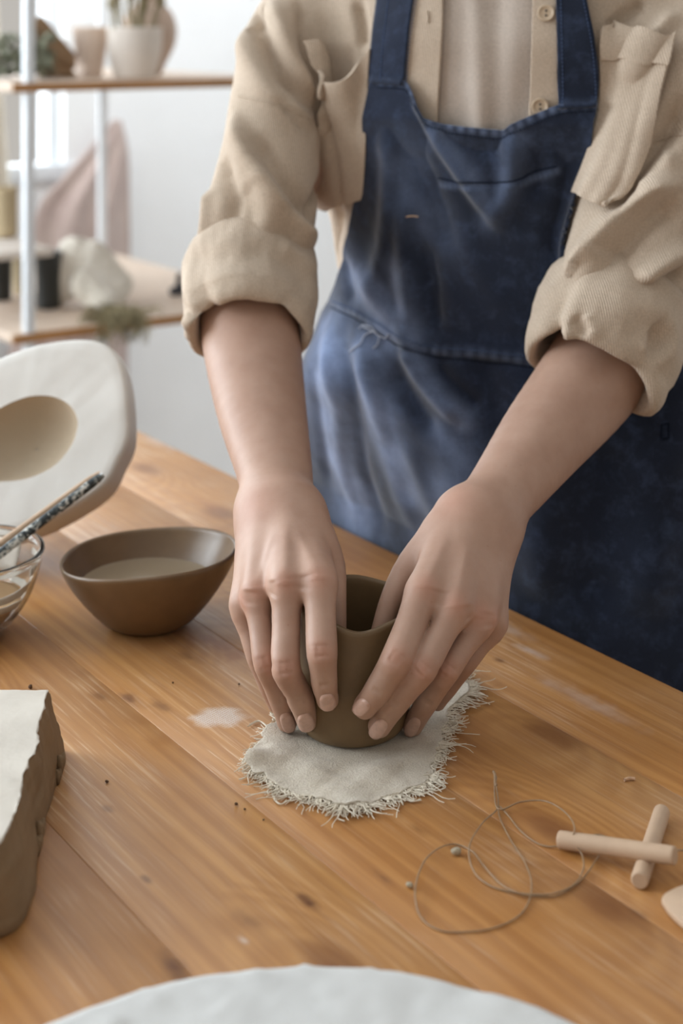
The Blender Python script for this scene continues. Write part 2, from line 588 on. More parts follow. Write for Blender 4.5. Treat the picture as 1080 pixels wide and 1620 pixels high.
def cloth_mat(name, c1, c2, fade_and_light=None, rib=900, ribdir=(1, 0.12, 0.04), strength=0.35, rough=0.95, sheen=0.3, wear=None, nscale=14):
    m = NT(name)
    co = m.coord('Object')
    f = m.noise(co, nscale, 5, 0.6)
    c = m.ramp(f, [(0.32, c1), (0.68, c2)])
    if wear is not None:
        f2 = m.noise(co, 60, 6, 0.75, 0.3)
        c = m.mix(m.math('MULTIPLY', m.ramp(f2, [(0.48, (0, 0, 0)), (0.74, (1, 1, 1))]), 0.35), c, wear)
    if fade_and_light is not None:
        at = m.n('ShaderNodeAttribute'); at.attribute_name = 'fade_and_light'
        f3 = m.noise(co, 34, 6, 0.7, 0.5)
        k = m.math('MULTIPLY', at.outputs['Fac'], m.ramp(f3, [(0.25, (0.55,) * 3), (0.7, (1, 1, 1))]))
        c = m.mix(k, c, fade_and_light)
    fine = m.noise(m.coord('Object', (1, 1, 1)), 900, 2, 0.6)
    c = m.mix(0.16, c, m.ramp(fine, [(0.3, (0.0, 0.0, 0.0)), (0.7, (1, 1, 1))]), 'OVERLAY')
    m.col(c)
    m.rough(rough, 0.15)
    m.b.inputs['Sheen Weight'].default_value = sheen
    m.b.inputs['Sheen Roughness'].default_value = 0.5
    if rib:
        q = m.n('ShaderNodeMapping'); tc = m.n('ShaderNodeTexCoord'); m.l(tc.outputs['Object'], q.inputs[0])
        wv = m.n('ShaderNodeTexWave'); wv.bands_direction = 'X'
        wv.inputs['Scale'].default_value = rib / 6.283; wv.inputs['Distortion'].default_value = 1.2
        wv.inputs['Detail'].default_value = 2; wv.inputs['Detail Scale'].default_value = 0.2
        q.inputs['Rotation'].default_value = ribdir
        m.l(q.outputs[0], wv.inputs['Vector'])
        hgt = m.math('ADD', wv.outputs['Fac'], m.math('MULTIPLY', fine, 0.8))
    else:
        hgt = m.math('ADD', fine, m.math('MULTIPLY', m.noise(co, 160, 3), 0.8))
    m.bump(hgt, strength, 0.0006)
    return m.m

M = {}
M['wood'] = wood_table()
M['shirt'] = cloth_mat('sand_corduroy', rgb(184, 166, 147), rgb(198, 180, 161), rib=1150, strength=0.55, sheen=0.12)
M['tee'] = cloth_mat('pale_jersey', rgb(176, 162, 150), rgb(186, 173, 162), rib=0, strength=0.1)
M['denim'] = cloth_mat('navy_cotton', rgb(20, 27, 42), rgb(31, 40, 60), rib=0, strength=0.35, wear=rgb(74, 90, 122), fade_and_light=rgb(132, 149, 184), sheen=0.35, nscale=7)
M['stitch'] = simple('faded_navy_stitching', rgb(78, 94, 126), 0.9, 0.1)
M['darkstitch'] = simple('dark_navy_stitching', rgb(24, 31, 46), 0.9, 0.1)
M['thread'] = simple('pale_thread', rgb(170, 176, 190), 0.9, 0.1)
M['button'] = simple('sand_plastic_button', rgb(190, 168, 142), 0.4, 0.5, 40, 0.05, 0)
M['nail'] = simple('pink_nail', rgb(198, 163, 146), 0.30, 0.45, 300, 0.10, 0.08, 0.0003)
M['linen'] = cloth_mat('raw_linen', rgb(186, 174, 156), rgb(204, 194, 178), rib=0, strength=0.9, sheen=0.15, nscale=40)
M['fringe'] = simple('cream_thread', rgb(226, 216, 198), 0.9, 0.1, 60, 0.05, 0)
M['claywet'] = simple('wet_olive_clay', rgb(112, 90, 62), 0.48, 0.4, 60, 0.08, 0.18, 0.0008)
M['bowlclay'] = simple('grey_brown_stoneware', rgb(112, 88, 62), 0.34, 0.5, 50, 0.10, 0.12, 0.0006)
M['slip'] = simple('cloudy_clay_water', rgb(142, 126, 104), 0.12, 0.5, 8, 0.04, 0)
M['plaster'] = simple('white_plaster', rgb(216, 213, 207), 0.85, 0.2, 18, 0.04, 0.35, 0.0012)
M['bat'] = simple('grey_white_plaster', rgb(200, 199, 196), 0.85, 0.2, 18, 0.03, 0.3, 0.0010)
M['plaster_in'] = simple('tan_plaster', rgb(186, 170, 148), 0.85, 0.2, 14, 0.05, 0.2, 0.001)  # the hollow gets a darker tan than the mould body
M['claygrey'] = simple('grey_brown_block_clay', rgb(128, 106, 80), 0.72, 0.3, 26, 0.12, 0.5, 0.0015)
M['claytop'] = simple('pale_top_clay', rgb(204, 196, 184), 0.8, 0.25, 22, 0.07, 0.5, 0.0015)  # top face coloured paler than the sides
M['dowel'] = simple('pale_beech', rgb(190, 162, 136), 0.6, 0.3, 60, 0.05, 0.08, 0.0004)
M['wire'] = simple('twisted_wire', rgb(150, 122, 92), 0.5, 0.5, 200, 0.2, 0)
M['wallpaint'] = simple('white_wall_paint', rgb(243, 244, 245), 0.9, 0.2, 6, 0.02, 0.08, 0.001)
M['whitemetal'] = simple('white_metal', rgb(222, 226, 230), 0.4, 0.4, 6, 0.02, 0)
M['shelfwood'] = simple('oak_shelf_board', rgb(204, 184, 166), 0.55, 0.35, 12, 0.12, 0.1)
M['shelfedge'] = simple('brown_board_edge', rgb(166, 120, 76), 0.6, 0.3, 12, 0.12, 0.1)
M['blackpot'] = simple('black_glazed_clay', rgb(38, 40, 38), 0.4, 0.5, 20, 0.2, 0.1)
M['beigepot'] = simple('beige_matte_clay', rgb(190, 172, 140), 0.8, 0.3, 20, 0.08, 0.1)
M['pinkpot'] = simple('pale_pink_clay', rgb(226, 206, 190), 0.8, 0.3, 20, 0.06, 0.1)
M['whitepot'] = simple('off_white_clay', rgb(218, 208, 198), 0.8, 0.3, 20, 0.06, 0.1)
M['vaseclay'] = simple('taupe_clay', rgb(186, 164, 148), 0.8, 0.3, 20, 0.08, 0.1)
M['pinkcloth'] = cloth_mat('dusty_pink_cloth', rgb(178, 158, 152), rgb(194, 176, 168), rib=0, strength=0.3)
M['whitecloth'] = cloth_mat('off_white_cloth', rgb(214, 206, 192), rgb(226, 219, 207), rib=0, strength=0.4)
M['kraft'] = simple('kraft_paper', rgb(150, 124, 98), 0.9, 0.2, 20, 0.12, 0.2)
M['leaf'] = simple('grey_green_leaf', rgb(128, 130, 112), 0.8, 0.2, 40, 0.2, 0)
M['straw'] = simple('dry_straw', rgb(150, 138, 108), 0.9, 0.2, 40, 0.2, 0)
M['darkbit'] = simple('dark_iron', rgb(40, 40, 46), 0.5, 0.4, 40, 0.2, 0)
M['floor'] = simple('grey_floor', rgb(170, 160, 150), 0.7, 0.3, 4, 0.06, 0)

def skin_mat():
    m = NT('skin')
    co = m.coord('Object')
    at = m.n('ShaderNodeAttribute'); at.attribute_name = 'blush'
    au = m.n('ShaderNodeAttribute'); au.attribute_name = 'dust'
    f = m.noise(co, 45, 5, 0.6)
    c = m.ramp(f, [(0.3, rgb(168, 133, 114)), (0.7, rgb(179, 146, 127))])
    c = m.mix(m.math('MULTIPLY', at.outputs['Fac'], 0.34), c, rgb(200, 128, 104))
    fr = m.n('ShaderNodeTexVoronoi'); fr.inputs['Scale'].default_value = 95; m.l(co, fr.inputs['Vector'])
    c = m.mix(m.math('MULTIPLY', m.ramp(fr.outputs['Distance'], [(0.03, (1, 1, 1)), (0.075, (0, 0, 0))]), 0.28), c, rgb(150, 96, 72))
    c = m.mix(m.math('MULTIPLY', au.outputs['Fac'], 0.35), c, rgb(172, 150, 128))
    m.col(c)
    m.rough(0.5, 0.35)
    m.b.inputs['Subsurface Weight'].default_value = 0.12
    m.b.inputs['Subsurface Radius'].default_value = (0.012, 0.005, 0.003)
    m.b.inputs['Subsurface Scale'].default_value = 0.4
    h = m.math('ADD', m.noise(co, 700, 3, 0.6), m.math('MULTIPLY', m.noise(co, 180, 3, 0.6), 0.8))
    m.bump(h, 0.16, 0.0004)
    return m.m
M['skin'] = skin_mat()

def glass_mat():
    m = NT('clear_glass')
    m.col((0.97, 0.99, 0.98, 1)); m.rough(0.03, 0.5)
    m.b.inputs['Transmission Weight'].default_value = 1.0
    m.b.inputs['IOR'].default_value = 1.45
    return m.m
M['glass'] = glass_mat()
def paint_mat():
    m = NT('speckled_black_white_lacquer')
    co = m.coord('Object')
    f = m.noise(co, 170, 4, 0.6, 1.2)
    m.col(m.ramp(f, [(0.46, rgb(36, 42, 44)), (0.52, rgb(96, 104, 104)), (0.60, rgb(206, 204, 196))]))
    m.rough(0.35, 0.5)
    return m.m
M['speckle'] = paint_mat()

# ------------------------------------------------------------------ the room
AX = np.array([UD, VD, [0, 0, 1.0]])          # u, v, z frame
def rbox(name, lo, hi, mat, parent=None, bev=0.0, org=P0):
    return box(name, lo, hi, mat, parent, bev, AX, np.array([org[0], org[1], 0.0]))
# window wall: one mesh with three openings
ROOM_V0, ROOM_V1, ROOM_H, ROOM_U0 = -4.2, 2.9, 2.75, -4.6
def window_wall():
    vs = [ROOM_V0] + sorted(sum([[a, b] for a, b, _, _ in WINS], [])) + [ROOM_V1]
    parts = []
    z0, z1 = WINS[0][2], WINS[0][3]
    for i in range(len(vs) - 1):
        a, b = vs[i], vs[i + 1]
        spans = [(0, ROOM_H)] if i % 2 == 0 else [(0, z0), (z1, ROOM_H)]
        for (p, q) in spans:
            c = np.array([[x, y, z] for x in (WALL_U, WALL_U + 0.12) for y in (a, b) for z in (p, q)])
            V = np.array([P0[0], P0[1], 0]) + c @ AX
            parts.append((V, [[0, 1, 3, 2], [4, 6, 7, 5], [0, 4, 5, 1], [2, 3, 7, 6], [0, 2, 6, 4], [1, 5, 7, 3]]))
    V, Fc = joinm(parts)
    struct(mesh('wall_back', V, Fc, M['wallpaint'], None, False))
window_wall()
struct(rbox('wall_right', (ROOM_U0, ROOM_V1, 0), (WALL_U + 0.12, ROOM_V1 + 0.1, ROOM_H), M['wallpaint']))
struct(rbox('floor', (ROOM_U0, ROOM_V0, -0.05), (WALL_U + 0.12, ROOM_V1 + 0.1, 0), M['floor']))
struct(rbox('ceiling', (-2.6, ROOM_V0, ROOM_H), (WALL_U + 0.12, ROOM_V1 + 0.1, ROOM_H + 0.06), M['wallpaint']))
struct(rbox('baseboard_back', (WALL_U - 0.015, ROOM_V0, 0.0), (WALL_U, ROOM_V1, 0.035), M['whitemetal'], bev=0.003))
for i, (v0, v1, z0, z1) in enumerate(WINS):
    f = struct(rbox('window_%d' % (i + 1), (WALL_U - 0.01, v0 - 0.03, z0 - 0.03), (WALL_U + 0.05, v1 + 0.03, z0 + 0.012), M['whitemetal'], bev=0.003))
    rbox('window_frame', (WALL_U + 0.03, v0, z1 - 0.04), (WALL_U + 0.08, v1, z1), M['whitemetal'], f)
    rbox('window_frame', (WALL_U + 0.03, v1 - 0.03, z0), (WALL_U + 0.08, v1, z1), M['whitemetal'], f)
    rbox('window_frame', (WALL_U + 0.03, v0, z0), (WALL_U + 0.08, v0 + 0.03, z1), M['whitemetal'], f)
    if i: rbox('window_mullion', (WALL_U + 0.03, (v0 + v1) / 2 - 0.02, z0), (WALL_U + 0.08, (v0 + v1) / 2 + 0.02, z1), M['whitemetal'], f)

# ------------------------------------------------------------------ the table
TO = uz(215, 680); TO2 = uz(1080, 1095)
TU = (TO - TO2) / np.linalg.norm(TO - TO2)       # along the far edge, away from the camera
TV = np.array([TU[1], -TU[0], 0.0])              # towards the potter
TAX = np.array([TU, TV, [0, 0, 1.0]])
EDGE = TO.copy()
tab = thing('wooden_table', 'honey-coloured varnished pine worktable with knots, scratches and white net imprint', 'table', (EDGE[0], EDGE[1], 0))
tab.rotation_euler = (0, 0, math.atan2(TU[1], TU[0]))
U_END, U_NEAR = 0.055, -1.75
NPL, PW = 10, 0.104
def tbox(name, lo, hi, mat, bev=0.001):
    o = box(name, lo, hi, mat, None, bev)
    o.parent = tab
    return o
# local frame: x along TU; y = -TV side is the table's body (local y>0 is left of TU)
first = None
for k in range(NPL):
    if first is None:
        o = tbox('plank', (-0.0, 0.00008, 0), (U_END - U_NEAR, PW - 0.00008, 0.028), M['wood'], 0.0003)
        first = o
    else:
        o = first.copy(); COL.objects.link(o); o.parent = tab
    o.location = (U_NEAR, k * PW, TZ - 0.028)
tbox('apron_rail', (U_NEAR + 0.08, 0.07, 0.64), (U_END - 0.08, 0.09, 0.72), M['wood'])
tbox('apron_rail', (U_NEAR + 0.08, NPL * PW - 0.09, 0.64), (U_END - 0.08, NPL * PW - 0.07, 0.72), M['wood'])
for x in (U_NEAR + 0.08, U_END - 0.14):
    for y in (0.06, NPL * PW - 0.12):
        tbox('leg', (x, y, 0), (x + 0.06, y + 0.06, 0.72), M['wood'], 0.003)

# ------------------------------------------------------------------ the linen rag
RZ = TZ + 0.0006
rag = thing('linen_rag', 'frayed off-white linen rag lying under the clay pot', 'cloth', uz(560, 1170))
RO = [(386, 1216), (404, 1192), (420, 1165), (438, 1148), (452, 1110), (500, 1070), (560, 1052), (620, 1056), (690, 1070), (722, 1072), (738, 1085), (740, 1105), (712, 1130), (700, 1165), (692, 1190),
      (684, 1212), (676, 1240), (650, 1250), (615, 1264), (575, 1278), (545, 1284), (520, 1275), (480, 1262), (455, 1254), (432, 1245), (420, 1232), (402, 1230)]
RC = uz(560, 1165)
def rag_build():
    pts = np.array([uz(*p, RZ) for p in RO] + [uz(*RO[0], RZ)])
    out = spline(pts, 361)[:-1]
    n = len(out)
    g = vnoise(out[:, :2], 55, 3) * 0.0022 + vnoise(out[:, :2], 160, 4) * 0.001
    d = out - RC; d[:, 2] = 0; L = np.linalg.norm(d, axis=1)
    out = out + d / L[:, None] * g[:, None]
    S = 70
    V = np.zeros((n, S, 3))
    for j in range(S):
        s = j / (S - 1)
        V[:, j] = RC * (1 - s) + out * s
    xy = V[..., :2]
    r = np.linalg.norm(V[..., :2] - RC[:2], axis=-1)
    flat = np.clip((r - 0.037) / 0.02, 0, 1)
    wr = (vnoise(xy @ np.array([[1.5, 0.3], [-0.5, 0.8]]), 10, 11, 2) + 0.30 * vnoise(xy, 34, 12, 2)) * 0.0034
    V[..., 2] = RZ + 0.0008 + flat * np.maximum(0, wr + 0.0018)
    # curled corner at the left
    cc = uz(395, 1212)[:2]
    dd = np.linalg.norm(xy - cc, axis=-1)
    V[..., 2] += 0.006 * np.exp(-(dd / 0.010) ** 2)
    o = mesh('cloth', V.reshape(-1, 3), grid_faces(n, S, cu=True), M['linen'], rag)
    solid(o, 0.0009, 1.0)
    # fringe
    parts = []
    for k in range(1700):
        i = rnd.randrange(n)
        px, py = pj(out[i])
        dens = 1.0
        if px < 440 and py < 1215: dens = 0.25
        if rnd.random() > dens: continue
        p = V[i, -2]
        dr = d[i] / L[i]
        ln = rnd.uniform(0.0022, 0.0075) * (1.6 if (py > 1225 and px > 420) or px > 690 else 0.9)
        if rnd.random() < 0.08: ln *= 1.9
        a = rnd.uniform(-0.9, 0.9)
        ca, sa = math.cos(a), math.sin(a)
        q = [p - dr * 0.003]
        q[0] = q[0].copy()
        pos = p.copy(); hd = np.array([dr[0] * ca - dr[1] * sa, dr[0] * sa + dr[1] * ca, 0])
        for s in range(5):
            b = rnd.uniform(-0.6, 0.6)
            hd = np.array([hd[0] * math.cos(b) - hd[1] * math.sin(b), hd[0] * math.sin(b) + hd[1] * math.cos(b), 0])
            pos = pos + hd * ln / 4
            z = max(TZ + 0.0007, pos[2] * 0.75 + (TZ + 0.0007) * 0.25 + rnd.uniform(-0.0004, 0.0009))
            pos = np.array([pos[0], pos[1], z])
            q.append(pos)
        q = spline(np.array(q), 9)
        parts.append(tube(q, np.linspace(0.00040, 0.00024, 9), 4, False))
    for pts in ([(676, 1242), (690, 1235), (702, 1245), (688, 1252), (680, 1246)], [(655, 1252), (668, 1258), (690, 1246), (700, 1240)], [(640, 1262), (655, 1268), (668, 1265)],
                [(430, 1240), (432, 1262), (442, 1274), (455, 1266)], [(422, 1228), (402, 1226), (380, 1232)], [(440, 1150), (420, 1166), (404, 1170)], [(426, 1150), (408, 1142), (392, 1148)],
                [(725, 1080), (733, 1066), (742, 1060)], [(715, 1075), (718, 1060), (730, 1055)], [(700, 1150), (716, 1152), (724, 1140)], [(540, 1282), (536, 1294), (545, 1298)]):
        for e in range(2):
            q = spline(np.array([uz(x + rnd.uniform(-3, 3), y + rnd.uniform(-2, 2), TZ + 0.0012) for x, y in pts]), 16)
            parts.append(tube(q, 0.0004, 4, False))
    V2, F2 = joinm(parts)
    f = mesh('fringe', V2, F2, M['fringe'], rag)
    f['kind'] = 'stuff'
rag_build()

# ------------------------------------------------------------------ the clay pot between the hands
PZ = TZ + 0.0026
PC = uz(557, 1151, PZ)
POT_R = 0.037
pot_prof = [(0.0, 0.0), (0.018, 0.0), (0.0285, 0.0008), (0.0325, 0.004), (0.0352, 0.011), (0.0368, 0.022), (0.0372, 0.035), (0.0368, 0.048), (0.0358, 0.060), (0.0348, 0.070), (0.0344, 0.0775),
            (0.0340, 0.0800), (0.0326, 0.0808), (0.0312, 0.0800), (0.0308, 0.077), (0.0312, 0.066), (0.0318, 0.05), (0.0318, 0.03), (0.029, 0.014), (0.02, 0.008), (0.0, 0.007)]
def pot_build():
    pr = spline(np.array(pot_prof), 70); pr[:, 0] = np.maximum(pr[:, 0], 0)
    def warp(X, T, K):
        z = X[..., 2]; zz = np.clip(z / 0.08, 0, 1)
        # front of the rim dips a little where the thumbs press; the back stands higher
        dz = zz ** 3 * (-0.0035 * np.exp(-((np.mod(T + np.pi / 2 + np.pi, 2 * np.pi) - np.pi) / 0.5) ** 2) + 0.004 * np.sin(T) + 0.0012 * np.sin(3 * T + 1) + 0.0008 * np.sin(5 * T))
        dr = 1 + 0.018 * zz * np.sin(2 * T + 0.5) + 0.010 * np.sin(3 * T + z * 40) * zz + 0.006 * np.sin(7 * T + z * 90) * zz
        X = X.copy(); X[..., 0] *= dr; X[..., 1] *= dr; X[..., 2] += dz
        X[..., 0] += 0.003 * zz
        return X
    V, Q = lathe(pr, 120, PC, warp)
    t = tag(mesh('clay_pot', V - PC, Q, M['claywet']), 'unfinished olive-grey clay pot held between two hands on rag', 'pot')
    t.location = tuple(PC)
    return V, Q
POTV, POTQ = pot_build()

# ------------------------------------------------------------------ stoneware bowl with cloudy water
BZ = TZ + 0.0005
BC = uz(234, 984, BZ)
def bowl_build():
    pr = [(0, 0), (0.024, 0), (0.030, 0.0015), (0.036, 0.006), (0.046, 0.017), (0.0555, 0.030), (0.0620, 0.042), (0.0648, 0.0500), (0.0645, 0.0516), (0.0632, 0.0520), (0.0622, 0.0505), (0.0592, 0.043), (0.0525, 0.031), (0.0425, 0.0185), (0.030, 0.0085), (0.015, 0.006), (0, 0.006)]
    pr = spline(np.array(pr), 80); pr[:, 0] = np.maximum(pr[:, 0], 0)
    def warp(X, T, K):
        zz = np.clip(X[..., 2] / 0.052, 0, 1)
        X = X.copy()
        X[..., 2] += zz ** 2 * (0.0042 * np.cos(T) - 0.0006 * np.cos(2 * T) + 0.0008 * np.sin(3 * T) - 0.002 * np.sin(T))
        dr = 1 + 0.006 * np.sin(3 * T + 0.6) * zz + 0.02 * np.exp(-((T - 0.2) / 0.5) ** 2) * zz
        X[..., 0] *= dr * 1.005; X[..., 1] *= dr * 0.98
        return X
    V, Q = lathe(pr, 120, (0, 0, 0), warp)
    t = tag(mesh('stoneware_bowl', V, Q, M['bowlclay']), 'grey-brown hand-made bowl half filled with cloudy water', 'bowl')
    t.location = tuple(BC)
    r = 0.0500
    V, Q = lathe([(0, 0.0300), (r * 0.5, 0.0300), (r * 0.97, 0.0300), (r, 0.0305)], 80)
    o = tag(mesh('cloudy_water', V, Q, M['slip']), 'cloudy grey-brown water inside the stoneware bowl', 'water', kind='stuff')
    o.location = tuple(BC)
bowl_build()

# ------------------------------------------------------------------ plaster mould with a round hollow, leaning
def mould_build():
    n = np.array([-0.22, -0.82, 0.50]); n /= np.linalg.norm(n)
    base = un(60, 690, 1.245)
    def onp(px, py, d=0.0):
        r = np.array([(px - CX) / FPX, 1.0, -(py - CY) / FPX])
        o = np.array([0, 0, ZC])
        t = ((base + n * d - o) @ n) / (r @ n)
        return o + r * t
    out = [(200, 640), (199, 690), (184, 728), (166, 762), (120, 795), (60, 826), (0, 845), (-70, 842), (-120, 800), (-140, 735), (-125, 670), (-80, 615), (-30, 583), (20, 560), (70, 545), (120, 539), (160, 545), (186, 570), (196, 604)]
    hol = [(124, 668), (119, 692), (106, 715), (84, 737), (52, 754), (20, 761), (-20, 760), (-48, 738), (-56, 712), (-50, 688), (-28, 662), (0, 645), (28, 632), (55, 626), (82, 627), (104, 636), (118, 651)]
    def ring(p, N=120):
        P = np.array([onp(*q) for q in p] + [onp(*p[0])])
        return spline(P, N + 1)[:-1]
    N = 120
    A = ring(out, N); Hh = ring(hol, N)
    # the drawn outlines are clockwise in the picture: bring both to start at the same angle
    ca, ch = A.mean(0), Hh.mean(0)
    ex = np.cross([0, 0, 1.0], n); ex /= np.linalg.norm(ex); ey = np.cross(n, ex)
    def resamp(P, c):
        a = np.arctan2((P - c) @ ey, (P - c) @ ex)
        o = np.argsort(a); a = a[o]; P = P[o]
        a3 = np.concatenate([a - 2 * np.pi, a, a + 2 * np.pi]); P3 = np.vstack([P, P, P])
        g = np.linspace(-np.pi, np.pi, N, endpoint=False)
        return np.stack([np.interp(g, a3, P3[:, k]) for k in range(3)], -1)
    A = resamp(A, ca); Hh = resamp(Hh, ch)
    A = A + (A - ca) * (0.008 * np.sin(np.linspace(0, 40, N)))[:, None] * 0.5
    rings, mats = [], []
    # hollow (from its centre outwards)
    for s, dep in ((0.02, 0.034), (0.25, 0.033), (0.5, 0.029), (0.7, 0.023), (0.85, 0.015), (0.95, 0.007), (0.985, 0.0025)):
        rings.append(ch + (Hh - ch) * s - n * dep)
    nh = len(rings)
    rings.append(Hh.copy())
    for s in (0.04, 0.2, 0.4, 0.6, 0.8, 0.95):
        rings.append(Hh * (1 - s) + A * s + n * 0.0)
    rings.append(A - n * 0.0015 + (A - ca) * 0.012)
    back = np.array([-0.02, 0.80, -0.42])
    for s, dep in ((1.03, 0.010), (1.05, 0.025), (1.05, 0.042), (1.0, 0.065), (0.90, 0.085), (0.70, 0.098), (0.4, 0.105), (0.02, 0.107)):
        rings.append(ca + (A - ca) * s + back * dep)
    R_ = np.array(rings)
    R_[:, :, :] += n * (vnoise(R_, 14, 5)[..., None] * 0.0012)
    R_[..., 2] = np.maximum(R_[..., 2], TZ + 0.001)
    V = R_.reshape(-1, 3)
    Q = grid_faces(len(rings), N, cv=True)
    t = thing('plaster_mould', 'large white plaster mould with a round hollow, leaning at the back left of the table', 'mould', (ca[0], ca[1], TZ))
    k = nh * N
    o = mesh('mould_body', V, Q[k:], M['plaster'], t)
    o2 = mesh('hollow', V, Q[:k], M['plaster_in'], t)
    for ob in (o, o2):
        bm = bmesh.new(); bm.from_mesh(ob.data)
        bmesh.ops.delete(bm, geom=[v for v in bm.verts if not v.link_faces], context='VERTS')
        bmesh.ops.recalc_face_normals(bm, faces=bm.faces)
        bm.to_mesh(ob.data); bm.free()
    # small pits
    return R_
mould_build()

# ------------------------------------------------------------------ glass bowl with slip, and two tools standing in it
GZ = TZ + 0.001
GC = uz(-58, 1000, GZ)
def glass_build():
    pr = [(0, 0), (0.024, 0), (0.028, 0.001), (0.038, 0.010), (0.049, 0.027), (0.0555, 0.046), (0.0570, 0.0555), (0.0585, 0.057), (0.0590, 0.059), (0.0575, 0.0605), (0.0550, 0.059), (0.0535, 0.047), (0.0465, 0.028), (0.036, 0.0125), (0.026, 0.004), (0, 0.0035)]
    pr = spline(np.array(pr), 60); pr[:, 0] = np.maximum(pr[:, 0], 0)
    t = thing('glass_bowl', 'clear glass bowl smeared with slip, cut by the left frame edge', 'bowl', GC)
    V, Q = lathe(pr, 96, GC)
    mesh('bowl_wall', V, Q, M['glass'], t)
    prs = [(0, 0.0042), (0.02, 0.0045), (0.0268, 0.0062), (0.0355, 0.0135), (0.0405, 0.0215), (0.042, 0.0245), (0.039, 0.0235), (0.02, 0.0225), (0, 0.0225)]
    V, Q = lathe(prs, 64, GC)
    s = tag(mesh('slip', V - GC, Q, simple('tan_slip', rgb(178, 144, 106), 0.5, 0.4, 30, 0.1, 0.2)), 'tan slip at the bottom of the glass bowl', 'slip', kind='stuff')
    s.location = tuple(GC)
    # dried smears on the glass wall
    parts = []
    for (th0, th1, z0, z1) in ((-1.4, 0.2, 0.034, 0.041), (-0.9, 0.9, 0.024, 0.030), (-0.3, 0.6, 0.046, 0.052), (0.9, 2.4, 0.030, 0.054)):
        th = np.linspace(th0, th1, 24); zs = np.linspace(z0, z1, 6)
        pi = np.array([[0.0268, 0.0062], [0.036, 0.0125], [0.0465, 0.028], [0.0535, 0.047], [0.055, 0.059]])
        T, Z = np.meshgrid(th, zs, indexing='ij')
        Z = Z + (vnoise(np.stack([T, Z * 50], -1), 0.6, int(z0 * 1000))) * 0.003
        r = np.interp(Z, pi[:, 1], pi[:, 0]) - 0.0005
        V = np.stack([r * np.cos(T), r * np.sin(T), Z], -1).reshape(-1, 3) + GC
        parts.append((V, grid_faces(24, 6)))
    V, Q = joinm(parts)
    o = mesh('dried_smear', V, Q, simple('dried_white_slip', rgb(226, 220, 210), 0.8, 0.2, 60, 0.1, 0.2), t)
    solid(o, 0.0003, 1)
glass_build()
def tools_build():
    a, b = un(-128, 952, 1.118), un(158, 748, 1.185)
    P = np.array([a + (b - a) * s for s in np.linspace(0, 1, 20)])
    V, F_ = tube(P, np.concatenate([[0.002], np.full(17, 0.0030), [0.0028, 0.0018]]), 14)
    tag(mesh('wooden_stick', V, F_, M['dowel']), 'plain beige wooden stick lying above the speckled brush handle', 'stick')
    a, b = un(-118, 966, 1.105), un(163, 751, 1.168)
    P = np.array([a + (b - a) * s for s in np.linspace(0, 1, 30)])
    rr = np.concatenate([[0.002, 0.0032], np.full(26, 0.0036), [0.0034, 0.002]])
    t = thing('brush_handle', 'black and white speckled brush handle resting across the glass bowl', 'brush', tuple(a))
    V, F_ = tube(P, rr, 14)
    mesh('handle', V, F_, M['speckle'], t)
    q = a + (b - a) * 0.0
    V, F_ = tube(np.array([q, q - (b - a) / np.linalg.norm(b - a) * 0.006, q - (b - a) / np.linalg.norm(b - a) * 0.012]), [0.0038, 0.0040, 0.002], 12)
    mesh('bristles', V, F_, M['straw'], t)
tools_build()

